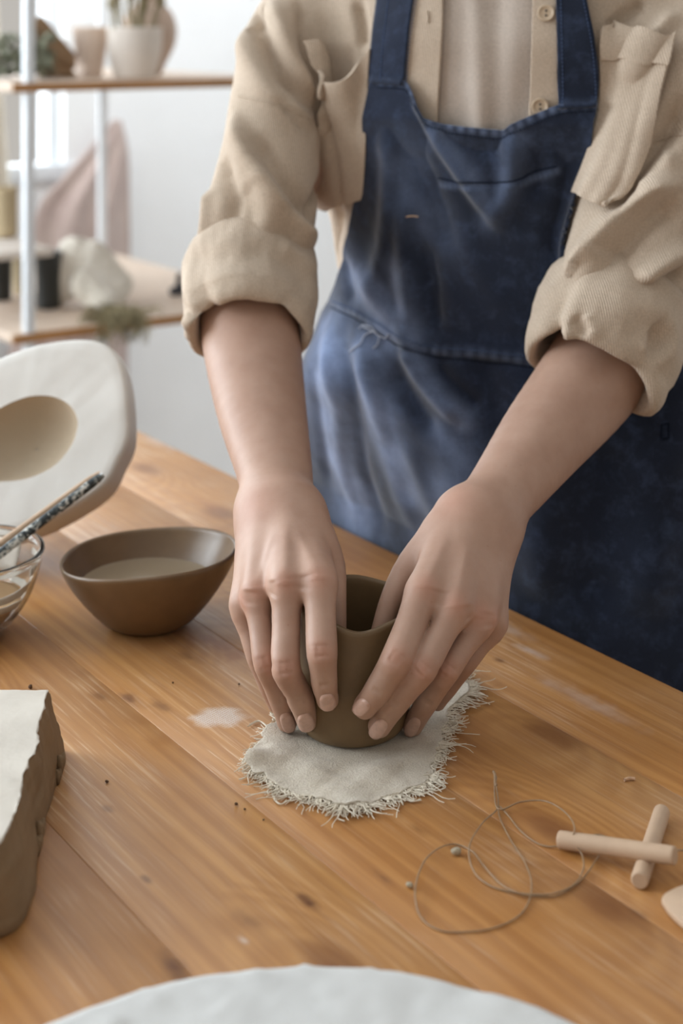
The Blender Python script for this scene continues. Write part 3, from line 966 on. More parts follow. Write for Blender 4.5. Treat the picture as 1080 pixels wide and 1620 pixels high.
# ------------------------------------------------------------------ clay block
def block_build():
    H_ = 0.050
    top = [(75, 1093), (70, 1125), (60, 1150), (57, 1185), (46, 1205), (38, 1230), (30, 1262), (22, 1290), (14, 1315), (0, 1332), (-30, 1352), (-90, 1350), (-200, 1260), (-150, 1095), (-60, 1093), (20, 1094)]
    bot = [(105, 1186), (103, 1212), (92, 1245), (82, 1280), (74, 1310), (66, 1345), (62, 1380), (56, 1420), (40, 1462), (12, 1484), (-30, 1492), (-100, 1480), (-220, 1370), (-160, 1200), (-60, 1190), (30, 1188)]
    N = 260
    T_ = spline(np.array([uz(*p, TZ + H_) for p in top] + [uz(*top[0], TZ + H_)]), N + 1)[:-1]
    B_ = spline(np.array([uz(*p, TZ) for p in bot] + [uz(*bot[0], TZ)]), N + 1)[:-1]
    c = T_.mean(0)
    s = np.linspace(0, 1, N, endpoint=False)
    jag = (vnoise(T_[:, :2], 28, 21, 4) * 0.0030)
    dT = T_ - c; dT[:, 2] = 0; dT /= np.linalg.norm(dT, axis=1)[:, None]
    T2 = T_ + dT * jag[:, None]
    rings = []
    for q in (0.01, 0.3, 0.6, 0.8, 0.9, 0.95, 0.98, 0.992):
        r = c + (T_ - c) * q + (T2 - T_) * q ** 60
        r[:, 2] = TZ + H_ + vnoise(r[:, :2], 16, 22, 2) * 0.0011 + 0.0006
        rings.append(r)
    r = T2.copy(); r[:, 2] = TZ + H_ + vnoise(T2[:, :2], 90, 23, 2) * 0.0012; rings.append(r)
    ntop = len(rings)
    for q in np.linspace(0.03, 1, 26):
        r = T_ * (1 - q) + B_ * q
        r = r + dT * (jag * (1 - q) ** 3 * 0.8 - 0.001 * (q < 0.06))[:, None]
        r = r + dT * (vnoise(np.stack([r[:, 0], r[:, 1], r[:, 2] * 3], -1), 22, 24, 3) * 0.0011 + (-0.002 * max(0, q - 0.9) * 10))[:, None]
        r[:, 2] = np.maximum(r[:, 2], TZ + 0.0004)
        rings.append(r)
    V = np.array(rings).reshape(-1, 3)
    Q = grid_faces(len(rings), N, cv=True)
    t = thing('clay_block', 'grey-brown slab of raw clay with a torn pale top, left edge of table', 'clay', (c[0], c[1], TZ))
    k = (ntop - 1) * N
    for nm, q, m in (('top_face', Q[:k], M['claytop']), ('side_face', Q[k:], M['claygrey'])):
        ob = mesh(nm, V, q, m, t)
        bm = bmesh.new(); bm.from_mesh(ob.data)
        bmesh.ops.delete(bm, geom=[v for v in bm.verts if not v.link_faces], context='VERTS')
        bmesh.ops.recalc_face_normals(bm, faces=bm.faces)
        bm.to_mesh(ob.data); bm.free()
    # torn flaps on the side
    for (x, y, hh, sz) in ((98, 1195, 0.012, 0.006), (93, 1215, 0.006, 0.005), (66, 1300, 0.014, 0.006), (62, 1322, 0.008, 0.006)):
        p = uz(x, y + 8, TZ + hh)
        th = np.linspace(0, 2 * np.pi, 18, endpoint=False)
        V = []
        for rr, dz in ((0.05, 0.0015), (0.6, 0.0012), (1, 0.0)):
            V.append(np.stack([p[0] + 0.35 * sz * rr * np.cos(th), p[1] - 0.002 + 0.5 * sz * rr * np.cos(th), p[2] + sz * rr * np.sin(th) * (1 + 0.3 * np.sin(3 * th))], -1) + np.array([dz, -dz, 0]))
        V = np.array(V).reshape(-1, 3)
        o = mesh('torn_flap', V, grid_faces(3, 18, cv=True), M['claygrey'], t)
        solid(o, 0.0016, -1)
block_build()

# ------------------------------------------------------------------ plaster bat in the foreground
def bat_build():
    c = np.array([-0.0125, 0.5055, TZ + 0.0005])
    prof = [(0, 0), (0.165, 0), (0.176, 0.002), (0.1795, 0.006), (0.1795, 0.0155), (0.1775, 0.019), (0.174, 0.0200), (0.160, 0.0200), (0.12, 0.0200), (0.06, 0.0200), (0, 0.0200)]
    pr = spline(np.array(prof), 100); pr[:, 0] = np.maximum(pr[:, 0], 0)
    def warp(X, T, K):
        X = X.copy()
        top = X[..., 2] > 0.0185
        X[..., 2] += np.where(top, vnoise(X[..., :2], 22, 31, 4) * 0.0006 + np.maximum(0, vnoise(X[..., :2], 45, 32, 3) - 0.25) * 0.0022, 0)
        chip = np.exp(-((T - 1.17) / 0.05) ** 2) * np.clip((np.hypot(X[..., 0], X[..., 1]) - 0.165) / 0.012, 0, 1)
        X[..., 2] -= np.where(top, chip * 0.0016, 0)
        return X
    V, Q = lathe(pr, 260, (0, 0, 0), warp)
    t = tag(mesh('plaster_bat', V, Q, M['bat']), 'round white plaster bat at the front edge of the photo', 'plaster bat')
    t.location = tuple(c)
bat_build()

# ------------------------------------------------------------------ wire clay cutter
def cutter_build():
    t = thing('clay_cutter', 'wire clay cutter with two pale wooden toggles and coiled wire', 'clay cutter', uz(960, 1350))
    r = 0.0046
    def dowel(a, b, r):
        n = 14
        P = np.array([a + (b - a) * s for s in [0, 0.004, 0.012, 0.03] + list(np.linspace(0.1, 0.9, 8)) + [0.97, 0.988, 0.996, 1]])
        rr = r * np.array([0.82, 0.93, 0.99, 1.0] + [1] * 8 + [1.0, 0.99, 0.93, 0.82])
        return tube(P, rr, 20)
    a = uz(1011, 1394, TZ + r + 0.0003); b = uz(1047, 1284, TZ + r + 0.0003)
    autosmooth(mesh('toggle', *dowel(a, b, r), M['dowel'], t), 50)
    a = uz(884, 1328, TZ + r + 0.0006); b = uz(1068, 1354, TZ + 3 * r + 0.0003)
    b2 = a + (b - a)
    autosmooth(mesh('toggle', *dowel(a, b2, r), M['dowel'], t), 50)
    def W(pts, zs=0.0008):
        P = []
        for k, p in enumerate(pts):
            x, y = 600 + p[0] / 2.25, 1180 + p[1] / 2.25
            z = TZ + (p[2] if len(p) > 2 else zs)
            P.append(uz(x, y, z))
        return P
    l1 = [(408, 95, .004), (415, 140, .003), (420, 220, .0016), (370, 270, .003), (325, 340, .004), (320, 400, .003), (345, 460, .001), (400, 500), (470, 520), (540, 528, .0016), (620, 525, .002), (690, 495, .002), (725, 440, .003), (722, 390, .004), (705, 355, .007), (730, 325, .011), (780, 316, .0115), (815, 330, .011), (830, 345, .0105)]
    l2 = [(408, 100, .003), (420, 222, .0022), (500, 200, .003), (580, 195, .004), (640, 220, .007), (685, 265, .010), (692, 310, .0115), (660, 350, .003), (600, 358, .001), (550, 340), (500, 300), (460, 250, .001), (425, 215, .0022),
          (430, 260, .001), (470, 340), (515, 410, .001), (540, 480, .002), (533, 550, .001), (490, 610), (400, 650), (300, 662), (220, 658), (155, 620), (130, 560, .002), (130, 490, .003), (160, 410, .003), (210, 365, .002), (270, 350, .001), (330, 375), (370, 425), (430, 490, .0015), (490, 522, .002), (560, 535, .001), (640, 530), (720, 475), (775, 400, .003), (800, 360, .010), (828, 342, .0108)]
    parts = []
    for l in (l1, l2):
        P = spline(np.array(W(l)), 260)
        P[:, 2] = np.maximum(P[:, 2], TZ + 0.0006)
        parts.append(tube(P, 0.00045, 6))
    # wire end beyond the right toggle and frayed knot
    parts.append(tube(spline(np.array([uz(1060, 1352, TZ + 0.016), uz(1078, 1345, TZ + 0.010), uz(1105, 1362, TZ + 0.002)]), 14), 0.00045, 6))
    kn = W([(406, 92, .004), (410, 100, .005), (413, 115, .005), (411, 130, .004), (416, 142, .003)])
    parts.append(tube(spline(np.array(kn), 16), 0.0009, 6))
    V, F_ = joinm(parts)
    mesh('wire', V, F_, M['wire'], t)
cutter_build()

# ------------------------------------------------------------------ wooden rib at the lower right
def rib_build():
    pts = [(1046, 1432), (1052, 1424), (1080, 1411), (1130, 1398), (1190, 1400), (1215, 1440), (1190, 1500), (1140, 1508), (1090, 1478), (1060, 1452)]
    z = TZ + 0.0008
    P = spline(np.array([uz(*p, z) for p in pts] + [uz(*pts[0], z)]), 81)[:-1]
    c = P.mean(0)
    rings = [c + (P - c) * s + np.array([0, 0, dz]) for s, dz in ((0.02, 0), (0.985, 0), (1, 0.0008), (1, 0.0030), (0.985, 0.0038), (0.02, 0.0038))]
    V = np.array(rings)
    Q = grid_faces(6, 80, cv=True)
    t = tag(mesh('scraper', V.reshape(-1, 3), Q[:, ::-1], M['dowel']), 'pale wooden clay scraper, its rounded corner entering at the lower right', 'scraper')
rib_build()

# ------------------------------------------------------------------ crumbs of clay
def crumbs():
    def crumb(x, y, s, m, label, group=None):
        g = np.random.default_rng(int(x * 7 + y))
        bm = bmesh.new(); bmesh.ops.create_icosphere(bm, subdivisions=2, radius=s)
        for v in bm.verts:
            n = 1 + 0.35 * vnoise(np.array(v.co)[None] / s, 0.35, int(x))[0]
            v.co = v.co * n
            v.co.z = v.co.z * 0.8
        V = np.array([v.co[:] for v in bm.verts]); bm.verts.index_update()
        F_ = [[v.index for v in f.verts] for f in bm.faces]; bm.free()
        o = mesh('clay_crumb', V, F_, m)
        p = uz(x, y, TZ); o.location = (p[0], p[1], TZ - V[:, 2].min() + 0.0002)
        tag(o, label, 'crumb', group)
    gm = simple('grey_green_clay_crumb', rgb(168, 156, 134), 0.9, 0.3, 300, 0.3, 0)
    crumb(722, 1353, 0.0026, gm, 'largest grey-green clay crumb, inside the wire loops')
    crumb(648, 1405, 0.0017, gm, 'small grey-green clay crumb left of the wire loops')
    dm = simple('dark_clay_crumb', rgb(84, 60, 42), 0.8, 0.3, 300, 0.3, 0)
    for x, y, s in ((169, 1239, .0010), (374, 1274, .0010), (387, 1282, .0007), (417, 1299, .0007), (48, 1090, .0016), (273, 1082, .0007), (378, 1084, .0007)):
        crumb(x, y, s, dm, 'tiny dark clay speck on the bare boards left of the rag', 'dark clay specks on the table')
    lm = simple('pale_shaving', rgb(196, 160, 130), 0.8, 0.3, 300, 0.2, 0)
    # one flat shaving at the right
    V, F_ = tube(spline(np.array([uz(987, 1234, TZ + .0012), uz(995, 1231, TZ + .0014), uz(1004, 1232, TZ + .0012)]), 8), 0.0009, 8)
    tag(mesh('wood_shaving', V, F_, lm), 'thin pale shaving on the table right of the rag', 'shaving')
crumbs()

# ------------------------------------------------------------------ shelf unit and what stands on it
def shelf_zone():
    Lh, Dp = 0.46, 0.68
    t = thing('shelf_unit', 'white metal shelf rack with oak boards beside the window', 'shelf', (P0[0], P0[1], 0))
    ZL, ZU = 0.712, 1.107
    for (u, v) in ((0, 0), (0, Lh), (Dp, 0), (Dp, Lh)):
        rbox('post', (u - 0.008, v - 0.008, 0), (u + 0.008, v + 0.008, 1.72), M['whitemetal'], t, 0.002)
    for z in (0.25, ZL, ZU, 1.62):
        rbox('board', (-0.006, -0.03, z - 0.016), (Dp + 0.006, Lh + 0.03, z), M['shelfwood'], t, 0.002)
        rbox('board_edge', (-0.009, -0.03, z - 0.0155), (-0.0055, Lh + 0.03, z - 0.0015), M['shelfedge'], t, 0.0005)
    def vessel(name, label, cat, px, py, z, prof, mat, par=None, n=48):
        c = uz(px, py, z + 0.0008)
        V, Q = lathe(spline(np.array(prof), 40) * 1.0, n, (0, 0, 0))
        V[:, 2] = np.maximum(V[:, 2], 0)
        o = tag(mesh(name, V, Q, mat), label, cat)
        o.location = tuple(c)
        return c
    def open_prof(rb, rm, rt, h, th=0.004):
        return [(0.001, 0), (rb * 0.8, 0), (rb, 0.002), (rm, h * 0.5), (rt, h), (rt - th / 2, h + 0.001), (rt - th, h), (rm - th, h * 0.5), (rb - th, 0.008), (0.001, 0.006)]
    # upper board: pixel rows are below the horizon, so positions follow from the board height
    def on_board(px, t, z):          # a point above the board at a given distance
        return np.array([(px - CX) / FPX * t, t, z + 0.0008])
    def vessel2(name, label, cat, px, t, z, prof, mat):
        c = on_board(px, t, z)
        V, Q = lathe(spline(np.array(prof), 44), 56)
        V[:, 2] = np.maximum(V[:, 2], 0)
        o = tag(mesh(name, V, Q, mat), label, cat)
        o.location = tuple(c)
        return c
    s = lambda px, t: px / FPX * t
    vessel2('tapered_cup', 'pale pink tapered clay cup on the upper shelf, left of the white pot', 'cup', 143, 2.63, ZU, open_prof(s(18, 2.63), s(24, 2.63), s(29, 2.63), s(78, 2.63)), M['pinkpot'])
    c = vessel2('plant_pot', 'off-white round pot of dried stems on the upper shelf', 'pot', 213, 2.60, ZU, open_prof(s(32, 2.6), s(42, 2.6), s(43, 2.6), s(80, 2.6)), M['whitepot'])
    # dried stems in it
    parts = []
    for k in range(34):
        a = rnd.uniform(0, 6.28); r0 = rnd.uniform(0, 0.03)
        p = c + np.array([math.cos(a) * r0, math.sin(a) * r0, 0.03])
        q = p + np.array([math.cos(a) * rnd.uniform(0, .03), math.sin(a) * rnd.uniform(0, .03), rnd.uniform(0.09, 0.17)])
        parts.append(tube(spline(np.array([p, (p + q) / 2 + nrg.normal(size=3) * 0.004, q]), 6), 0.0016, 5))
        bm = bmesh.new(); bmesh.ops.create_icosphere(bm, subdivisions=1, radius=1)
        bm.verts.index_update()
        parts.append((np.array([v.co[:] for v in bm.verts]) * np.array([.006, .006, .012]) + q, [[v.index for v in f.verts] for f in bm.faces])); bm.free()
    V, F_ = joinm(parts)
    tag(mesh('dried_stems', V, F_, M['straw']), 'bunch of brown dried stems standing in the off-white pot', 'dried flowers', kind='stuff')
    vessel2('round_vase', 'taupe round-bellied vase on the upper shelf, behind the white pot', 'vase', 236, 2.76, ZU, [(0.001, 0), (0.020, 0), (0.024, 0.003), (0.030, 0.020), (0.046, 0.052), (0.050, 0.085), (0.040, 0.115), (0.020, 0.135), (0.016, 0.16), (0.022, 0.185), (0.019, 0.185), (0.013, 0.16), (0.017, 0.135), (0.037, 0.113), (0.047, 0.085), (0.03, 0.03), (0.001, 0.01)], M['vaseclay'])
    # bouquet in kraft paper, lying on the upper board
    bq = thing('dried_bouquet', 'grey-green bouquet in brown kraft paper lying on the upper shelf', 'bouquet', on_board(90, 2.60, ZU))
    o = on_board(118, 2.62, ZU); e = on_board(62, 2.58, ZU)
    th = np.linspace(0, 2 * np.pi, 30, endpoint=False)
    rings = []
    for q in np.linspace(0, 1, 10):
        cc = o * (1 - q) + e * q; rr = 0.018 + 0.036 * q
        ring = np.stack([cc[0] + 0 * th + 0.006 * np.sin(5 * th), cc[1] + rr * np.cos(th), cc[2] + rr * 0.95 + rr * 0.95 * np.sin(th) + 0.004 * np.sin(4 * th + 1) * q], -1)
        ring[:, 2] = np.maximum(ring[:, 2], ZU + 0.001)
        rings.append(ring)
    ob = mesh('paper_wrap', np.array(rings).reshape(-1, 3), grid_faces(10, 30, cv=True), M['kraft'], bq)
    solid(ob, 0.001)
    parts = []
    for k in range(260):
        cc = o * 0.35 + e * 0.65 + np.array([rnd.uniform(-0.075, 0.015), rnd.uniform(-.105, -.035), rnd.uniform(0.006, 0.075)])
        if k % 4 == 0: cc = cc + np.array([-0.05, 0, -0.02])
        cc[2] = max(cc[2], ZU + 0.012)
        a = nrg.normal(size=3); a /= np.linalg.norm(a); b = np.cross(a, nrg.normal(size=3)); b /= np.linalg.norm(b)
        L_ = rnd.uniform(.008, .016)
        nn = np.cross(a, b)
        V = np.array([cc - a * L_, cc + b * L_ * .45 + nn * .0015, cc + a * L_, cc - b * L_ * .45 + nn * .0015])
        V[:, 2] = np.maximum(V[:, 2], ZU + 0.002)
        parts.append((V, [[0, 1, 2, 3]]))
    V, F_ = joinm(parts)
    lf = mesh('leaves', V, F_, M['leaf'], bq); lf['kind'] = 'stuff'
    # lower board
    for px, t, lab in ((1, 2.60, 'black glazed pot at the left end of the lower shelf'), (77, 2.56, 'black glazed pot on the lower shelf, right of the front post')):
        pass
    h = s(88, 2.6)
    vessel2('black_pot', 'black straight-sided pot on the lower shelf, cut by the left frame edge', 'pot', 2, 2.68, ZL, open_prof(s(17, 2.6), s(18, 2.6), s(19, 2.6), h), M['blackpot'])
    vessel2('black_pot', 'black straight-sided pot on the lower shelf, between front post and white cloth', 'pot', 76, 2.60, ZL, open_prof(s(19, 2.6), s(19, 2.6), s(21, 2.6), h + 0.002), M['blackpot'])
    vessel2('beige_tumbler', 'beige tumbler between the two black pots, partly behind the front post', 'cup', 36, 2.74, ZL, open_prof(s(15, 2.6), s(17, 2.6), s(17, 2.6), h - 0.006), M['beigepot'])
    tr = rbox('tray', (0.10, -0.14, 0), (0.34, 0.09, 0.014), M['whitepot'], None, 0.004)
    zt = ZL + h + 0.0045
    tr.location.z = zt; tag(tr, 'white flat tray resting on top of the black pots', 'tray')
    cjar = on_board(6, 2.66, zt + 0.0145)
    V, Q = lathe(spline(np.array(open_prof(s(22, 2.6), s(22, 2.6), s(22, 2.6), s(80, 2.6))), 44), 48); V[:, 2] = np.maximum(V[:, 2], 0)
    jo = tag(mesh('beige_jar', V, Q, M['beigepot']), 'tall beige jar on the white tray, cut by the left frame edge', 'jar'); jo.location = tuple(cjar)
    # white cloth bag, slumped
    g = []
    c = on_board(146, 2.64, ZL)
    nd = ('u', 0.03, [cone(c + [-0.035, 0, 0.075], c + [0.0, 0, 0.06], 0.028, 0.034), cone(c + [-0.03, 0, 0.09], c + [0.015, -.02, 0.02], 0.022, 0.024), cone(c + [0.0, 0, 0.085], c + [0.045, 0.0, 0.035], 0.022, 0.026), cone(c + [-.02, -.03, .035], c + [.04, -.04, .02], .016, .020), cone(c + [.0, -.07, .045], c + [.03, -.09, .018], .026, .024), cone(c + [-.06, -.02, .06], c + [-.05, -.02, .02], .012, .014)])
    V, Q = nets(nd, c + [-.12, -.12, -.05], c + [.13, .12, .17], 0.004)
    N_ = vnormals(V, Q)
    V = V + N_ * (vnoise(V @ np.diag([1, 1, .4]), 14, 41, 3) * 0.006)[:, None]
    V[:, 2] = np.maximum(V[:, 2], ZL + 0.001)
    tag(mesh('cloth_bundle', V, Q, M['whitecloth']), 'crumpled off-white cloth heaped on the lower shelf', 'cloth')
    # dried grass hanging over the lower board edge
    parts = []
    for k in range(240):
        a = rnd.uniform(-1, 1)
        p = un(175 + rnd.uniform(-18, 30), 502 + rnd.uniform(-8, 8), 2.52 + rnd.uniform(-.02, .02))
        p[2] = max(p[2], ZL + 0.004)
        q = p + np.array([rnd.uniform(-.03, .05), rnd.uniform(-.05, .0), rnd.uniform(-.012, .02)])
        q2 = q + np.array([rnd.uniform(-.015, .02), -.02, rnd.uniform(-.035, .0)])
        parts.append(tube(spline(np.array([p, q, q2]), 6), 0.0011, 4))
    V, F_ = joinm(parts)
    tag(mesh('dried_grass', V, F_, M['straw']), 'bunch of olive dried grass drooping over the lower shelf edge', 'dried grass', kind='stuff')
    # small dark object at the shelf's right
    c = on_board(274, 2.72, ZL)
    nd = ('u', 0.006, [cone(c + [0, 0, 0.008], c + [0.02, 0, 0.010], 0.008, 0.008), cone(c + [0.008, 0, 0.012], c + [0.012, 0, 0.036], 0.005, 0.006), cone(c + [0.02, 0, 0.01], c + [0.03, 0, 0.03], 0.004, 0.005)])
    V, Q = nets(nd, c + [-.03, -.03, -.02], c + [.06, .03, .07], 0.002)
    V[:, 2] = np.maximum(V[:, 2], ZL + 0.0005)
    tag(mesh('iron_hook', V, Q, M['darkbit']), 'small dark iron piece lying at the right of the lower shelf', 'hook')
    # things on the bottom board
    # dusty pink robe hanging on the wall behind the rack
    yb = 3.55
    outL = [(178, 190), (140, 235), (95, 285), (60, 330), (40, 420), (20, 520), (0, 640), (-10, 740)]
    outR = [(192, 190), (203, 240), (205, 320), (206, 400), (204, 500), (202, 600), (200, 680), (198, 740)]
    nu, nv = 90, 90
    Lp, Rp = spline(np.array(outL, float), nv), spline(np.array(outR, float), nv)
    Vg = np.zeros((nu, nv, 3))
    for i in range(nu):
        s_ = i / (nu - 1)
        for j in range(nv):
            p = Lp[j] * (1 - s_) + Rp[j] * s_
            q = j / (nv - 1)
            k_ = (p[0] - CX) / FPX
            sw = (k_ * WO[1] - WO[0]) / (VD[0] - k_ * VD[1])
            ft = WO[1] + VD[1] * sw - 0.05 - 0.022 * min(1, q * 4) * (0.5 + 0.5 * math.sin(s_ * 17 + 1.2 * math.sin(q * 5))) - 0.03 * math.sin(s_ * math.pi) * min(1, q * 3)
            Vg[i, j] = un(p[0], p[1], ft)
    o = mesh('hanging_robe', Vg.reshape(-1, 3), grid_faces(nu, nv), M['pinkcloth'])
    solid(o, 0.004)
    tag(o, 'dusty pink robe hanging on the white wall behind the shelf', 'robe')
shelf_zone()

def curtain():
    nu, nv = 60, 40
    V = np.zeros((nu, nv, 3))
    for i in range(nu):
        for j in range(nv):
            q = j / (nv - 1); s = i / (nu - 1)
            px = -150 * (1 - s) + s * (-8 + 26 * q)
            py = -60 + 390 * q
            k_ = (px - CX) / FPX
            sw = (k_ * WO[1] - WO[0]) / (VD[0] - k_ * VD[1])
            V[i, j] = un(px, py, WO[1] + VD[1] * sw - 0.05 + 0.015 * math.sin(s * 30))
    o = mesh('curtain', V.reshape(-1, 3), grid_faces(nu, nv), M['whitecloth'])
    solid(o, 0.003)
    tag(o, 'pale curtain drawn aside at the left edge of the window', 'curtain')
curtain()

# ------------------------------------------------------------------ the potter
person = thing('person', 'person in sand corduroy shirt and navy apron, both hands shaping a clay pot', 'person', (0.16, 1.30, 0))
def J(px, py, t, r):                      # joint: place and radius (px as seen)
    return un(px, py, t), r / FPX * t
def chain(js, k=0.004):
    return ('u', k, [cone(a[0], b[0], a[1], b[1]) for a, b in zip(js[:-1], js[1:])])

def behind_edge(V, gap):
    """cloth near the table hangs behind its far edge"""
    d = (V - EDGE) @ TV
    lim = gap - np.maximum(0, V[:, 2] - 0.775) * 0.35
    s = 0.009
    x = np.clip((d - lim) / s, -30, 30)
    nd_ = lim + s * np.log1p(np.exp(x))
    nd_ = np.where(x > 29, d, nd_)
    wz = np.clip((0.93 - V[:, 2]) / 0.08, 0, 1); wz = wz * wz * (3 - 2 * wz)
    return V + TV * ((nd_ - d) * wz)[:, None]
def hand(fingers, thumb, metas, wr, arm, extra, kp=0.009, side=(1, 0, 0), dors=None):
    palm = [cone(*z) for z in []]
    W = [J(*q) for q in wr]
    for (wi, mj) in metas:
        a, b = W[wi], J(*mj)
        palm.append(cone(a[0], b[0], a[1], b[1]))
    for e in extra:
        a, b = J(*e[0]), J(*e[1])
        palm.append(cone(a[0], b[0], a[1], b[1]))
    P = ('u', 0.010, palm)
    body = P
    fs = []
    def rs(js, n):
        T_ = spline(np.array([[*p, r] for p, r in js]), n)
        return [(q[:3], q[3]) for q in T_]
    for f in fingers:
        f0 = f[0]; wc = wr[1] if f0[0] > wr[1][0] else wr[2]
        root = tuple(f0[k] + (wc[k] - f0[k]) * 0.30 for k in range(3)) + (f0[3] * 0.90,)
        js = [J(*q) for q in f]
        pr = [J(*root)]
        for a, b in zip(js[:-1], js[1:]):
            pr += [a, ((a[0] + b[0]) / 2, (a[1] + b[1]) / 2 * 0.955)]
        pr.append(js[-1])
        js = rs(pr, 19)
        fs.append(('u', kp, [P, ('u', 0, [cone(a[0], b[0], a[1], b[1]) for a, b in zip(js[:-1], js[1:])])]))
    js = rs([J(*q) for q in thumb], 10)
    fs.append(('u', 0.012, [P, ('u', 0, [cone(a[0], b[0], a[1], b[1]) for a, b in zip(js[:-1], js[1:])])]))
    H = ('u', 0.0012, fs)
    aj = [J(*q) for q in arm]
    sd = np.array(side, float); sd /= np.linalg.norm(sd)
    n = 22
    C_ = spline(np.array([[*p, r, o, g] for (p, r), o, g in zip(aj, ARMO, ARMF)]), n)
    S_ = []
    for sg in (-1, 1):
        c = [(q[:3] + sd * sg * q[3] * q[4], q[3] * q[5]) for q in C_]
        S_.append(('u', 0, [cone(a[0], b[0], a[1], b[1]) for a, b in zip(c[:-1], c[1:])]))
    return ('u', 0.024, [H, ('u', 0.03, S_)])
ARMO = [0.36, 0.34, 0.28, 0.22, 0.16, 0.1]
ARMF = [0.62, 0.66, 0.72, 0.78, 0.82, 0.85]

# image-left hand (the potter's right)
LH = hand(
    fingers=[
        [(505, 925, .933, 26), (509, 1029, .905, 25), (513, 1082, .907, 21), (518, 1106, .914, 18)],
        [(453, 932, .938, 24), (452, 1056, .910, 23.5), (476, 1108, .920, 21), (486, 1138, .930, 18)],
        [(406, 947, .951, 20), (419, 1048, .926, 19), (443, 1107, .938, 18), (454, 1141, .947, 16.5)],
        [(384, 962, .962, 19), (405, 1040, .950, 15.5), (424, 1088, .955, 14), (436, 1115, .962, 12.5)]],
    thumb=[(488, 830, .998, 30), (518, 890, .975, 27), (528, 950, .955, 20), (532, 1000, .948, 16)],
    metas=[(0, (503, 918, .935, 26)), (1, (453, 922, .936, 26)), (2, (408, 934, .950, 24)), (3, (388, 950, .962, 20))],
    wr=[(478, 815, 1.012, 31), (458, 805, 1.008, 34), (430, 808, 1.012, 34), (409, 815, 1.022, 30)],
    arm=[(444, 812, 1.020, 50), (434, 745, 1.062, 57), (416, 660, 1.115, 67), (403, 580, 1.160, 72), (393, 500, 1.200, 75), (386, 430, 1.235, 74)],
    extra=[((465, 870, .985, 38), (470, 930, .958, 30)), ((420, 880, .990, 34), (420, 930, .968, 28))],
    side=(1, 0.15, 0))
# image-right hand (the potter's left)
RH = hand(
    fingers=[
        [(668, 942, .934, 26), (629, 1040, .902, 26), (597, 1093, .902, 22), (577, 1118, .908, 19)],
        [(716, 968, .930, 24), (669, 1058, .902, 23), (624, 1113, .908, 21), (600, 1148, .918, 18.5)],
        [(756, 986, .939, 21), (708, 1060, .918, 20), (674, 1111, .930, 18.5), (653, 1147, .944, 16.5)],
        [(780, 990, .955, 19), (738, 1050, .948, 15.5), (708, 1090, .958, 14), (692, 1112, .964, 12.5)]],
    thumb=[(692, 850, .985, 30), (650, 897, .975, 25), (620, 948, .962, 19), (602, 1000, .952, 16)],
    metas=[(0, (672, 932, .936, 25)), (1, (720, 958, .930, 26)), (2, (760, 974, .940, 24)), (3, (779, 980, .955, 20))],
    wr=[(724, 818, .995, 30), (742, 822, .988, 35), (766, 838, .990, 35), (783, 852, .998, 31)],
    arm=[(758, 825, 1.000, 55), (806, 765, 1.035, 64), (862, 690, 1.075, 75), (915, 625, 1.110, 80), (962, 560, 1.138, 82), (1000, 500, 1.155, 80)],
    extra=[((712, 890, .972, 38), (708, 940, .952, 32)), ((752, 905, .975, 34), (752, 950, .955, 30))],
    side=(0.78, 0.15, 0.6))

# details shared by both hands: knuckle bumps, tendons, creases
LKN = [(505, 913, 1), (452, 922, 1), (405, 932, .8), (382, 952, .8)]
LPIP = [(509, 1029), (452, 1056), (420, 1048)]
LDIP = [(513, 1084), (477, 1108), (444, 1108)]
RKN = [(674, 927, 1), (722, 958, 1), (761, 973, .8), (783, 981, .7)]
RPIP = [(627, 1040), (668, 1058), (707, 1060)]
RDIP = [(596, 1094), (624, 1113), (675, 1111)]

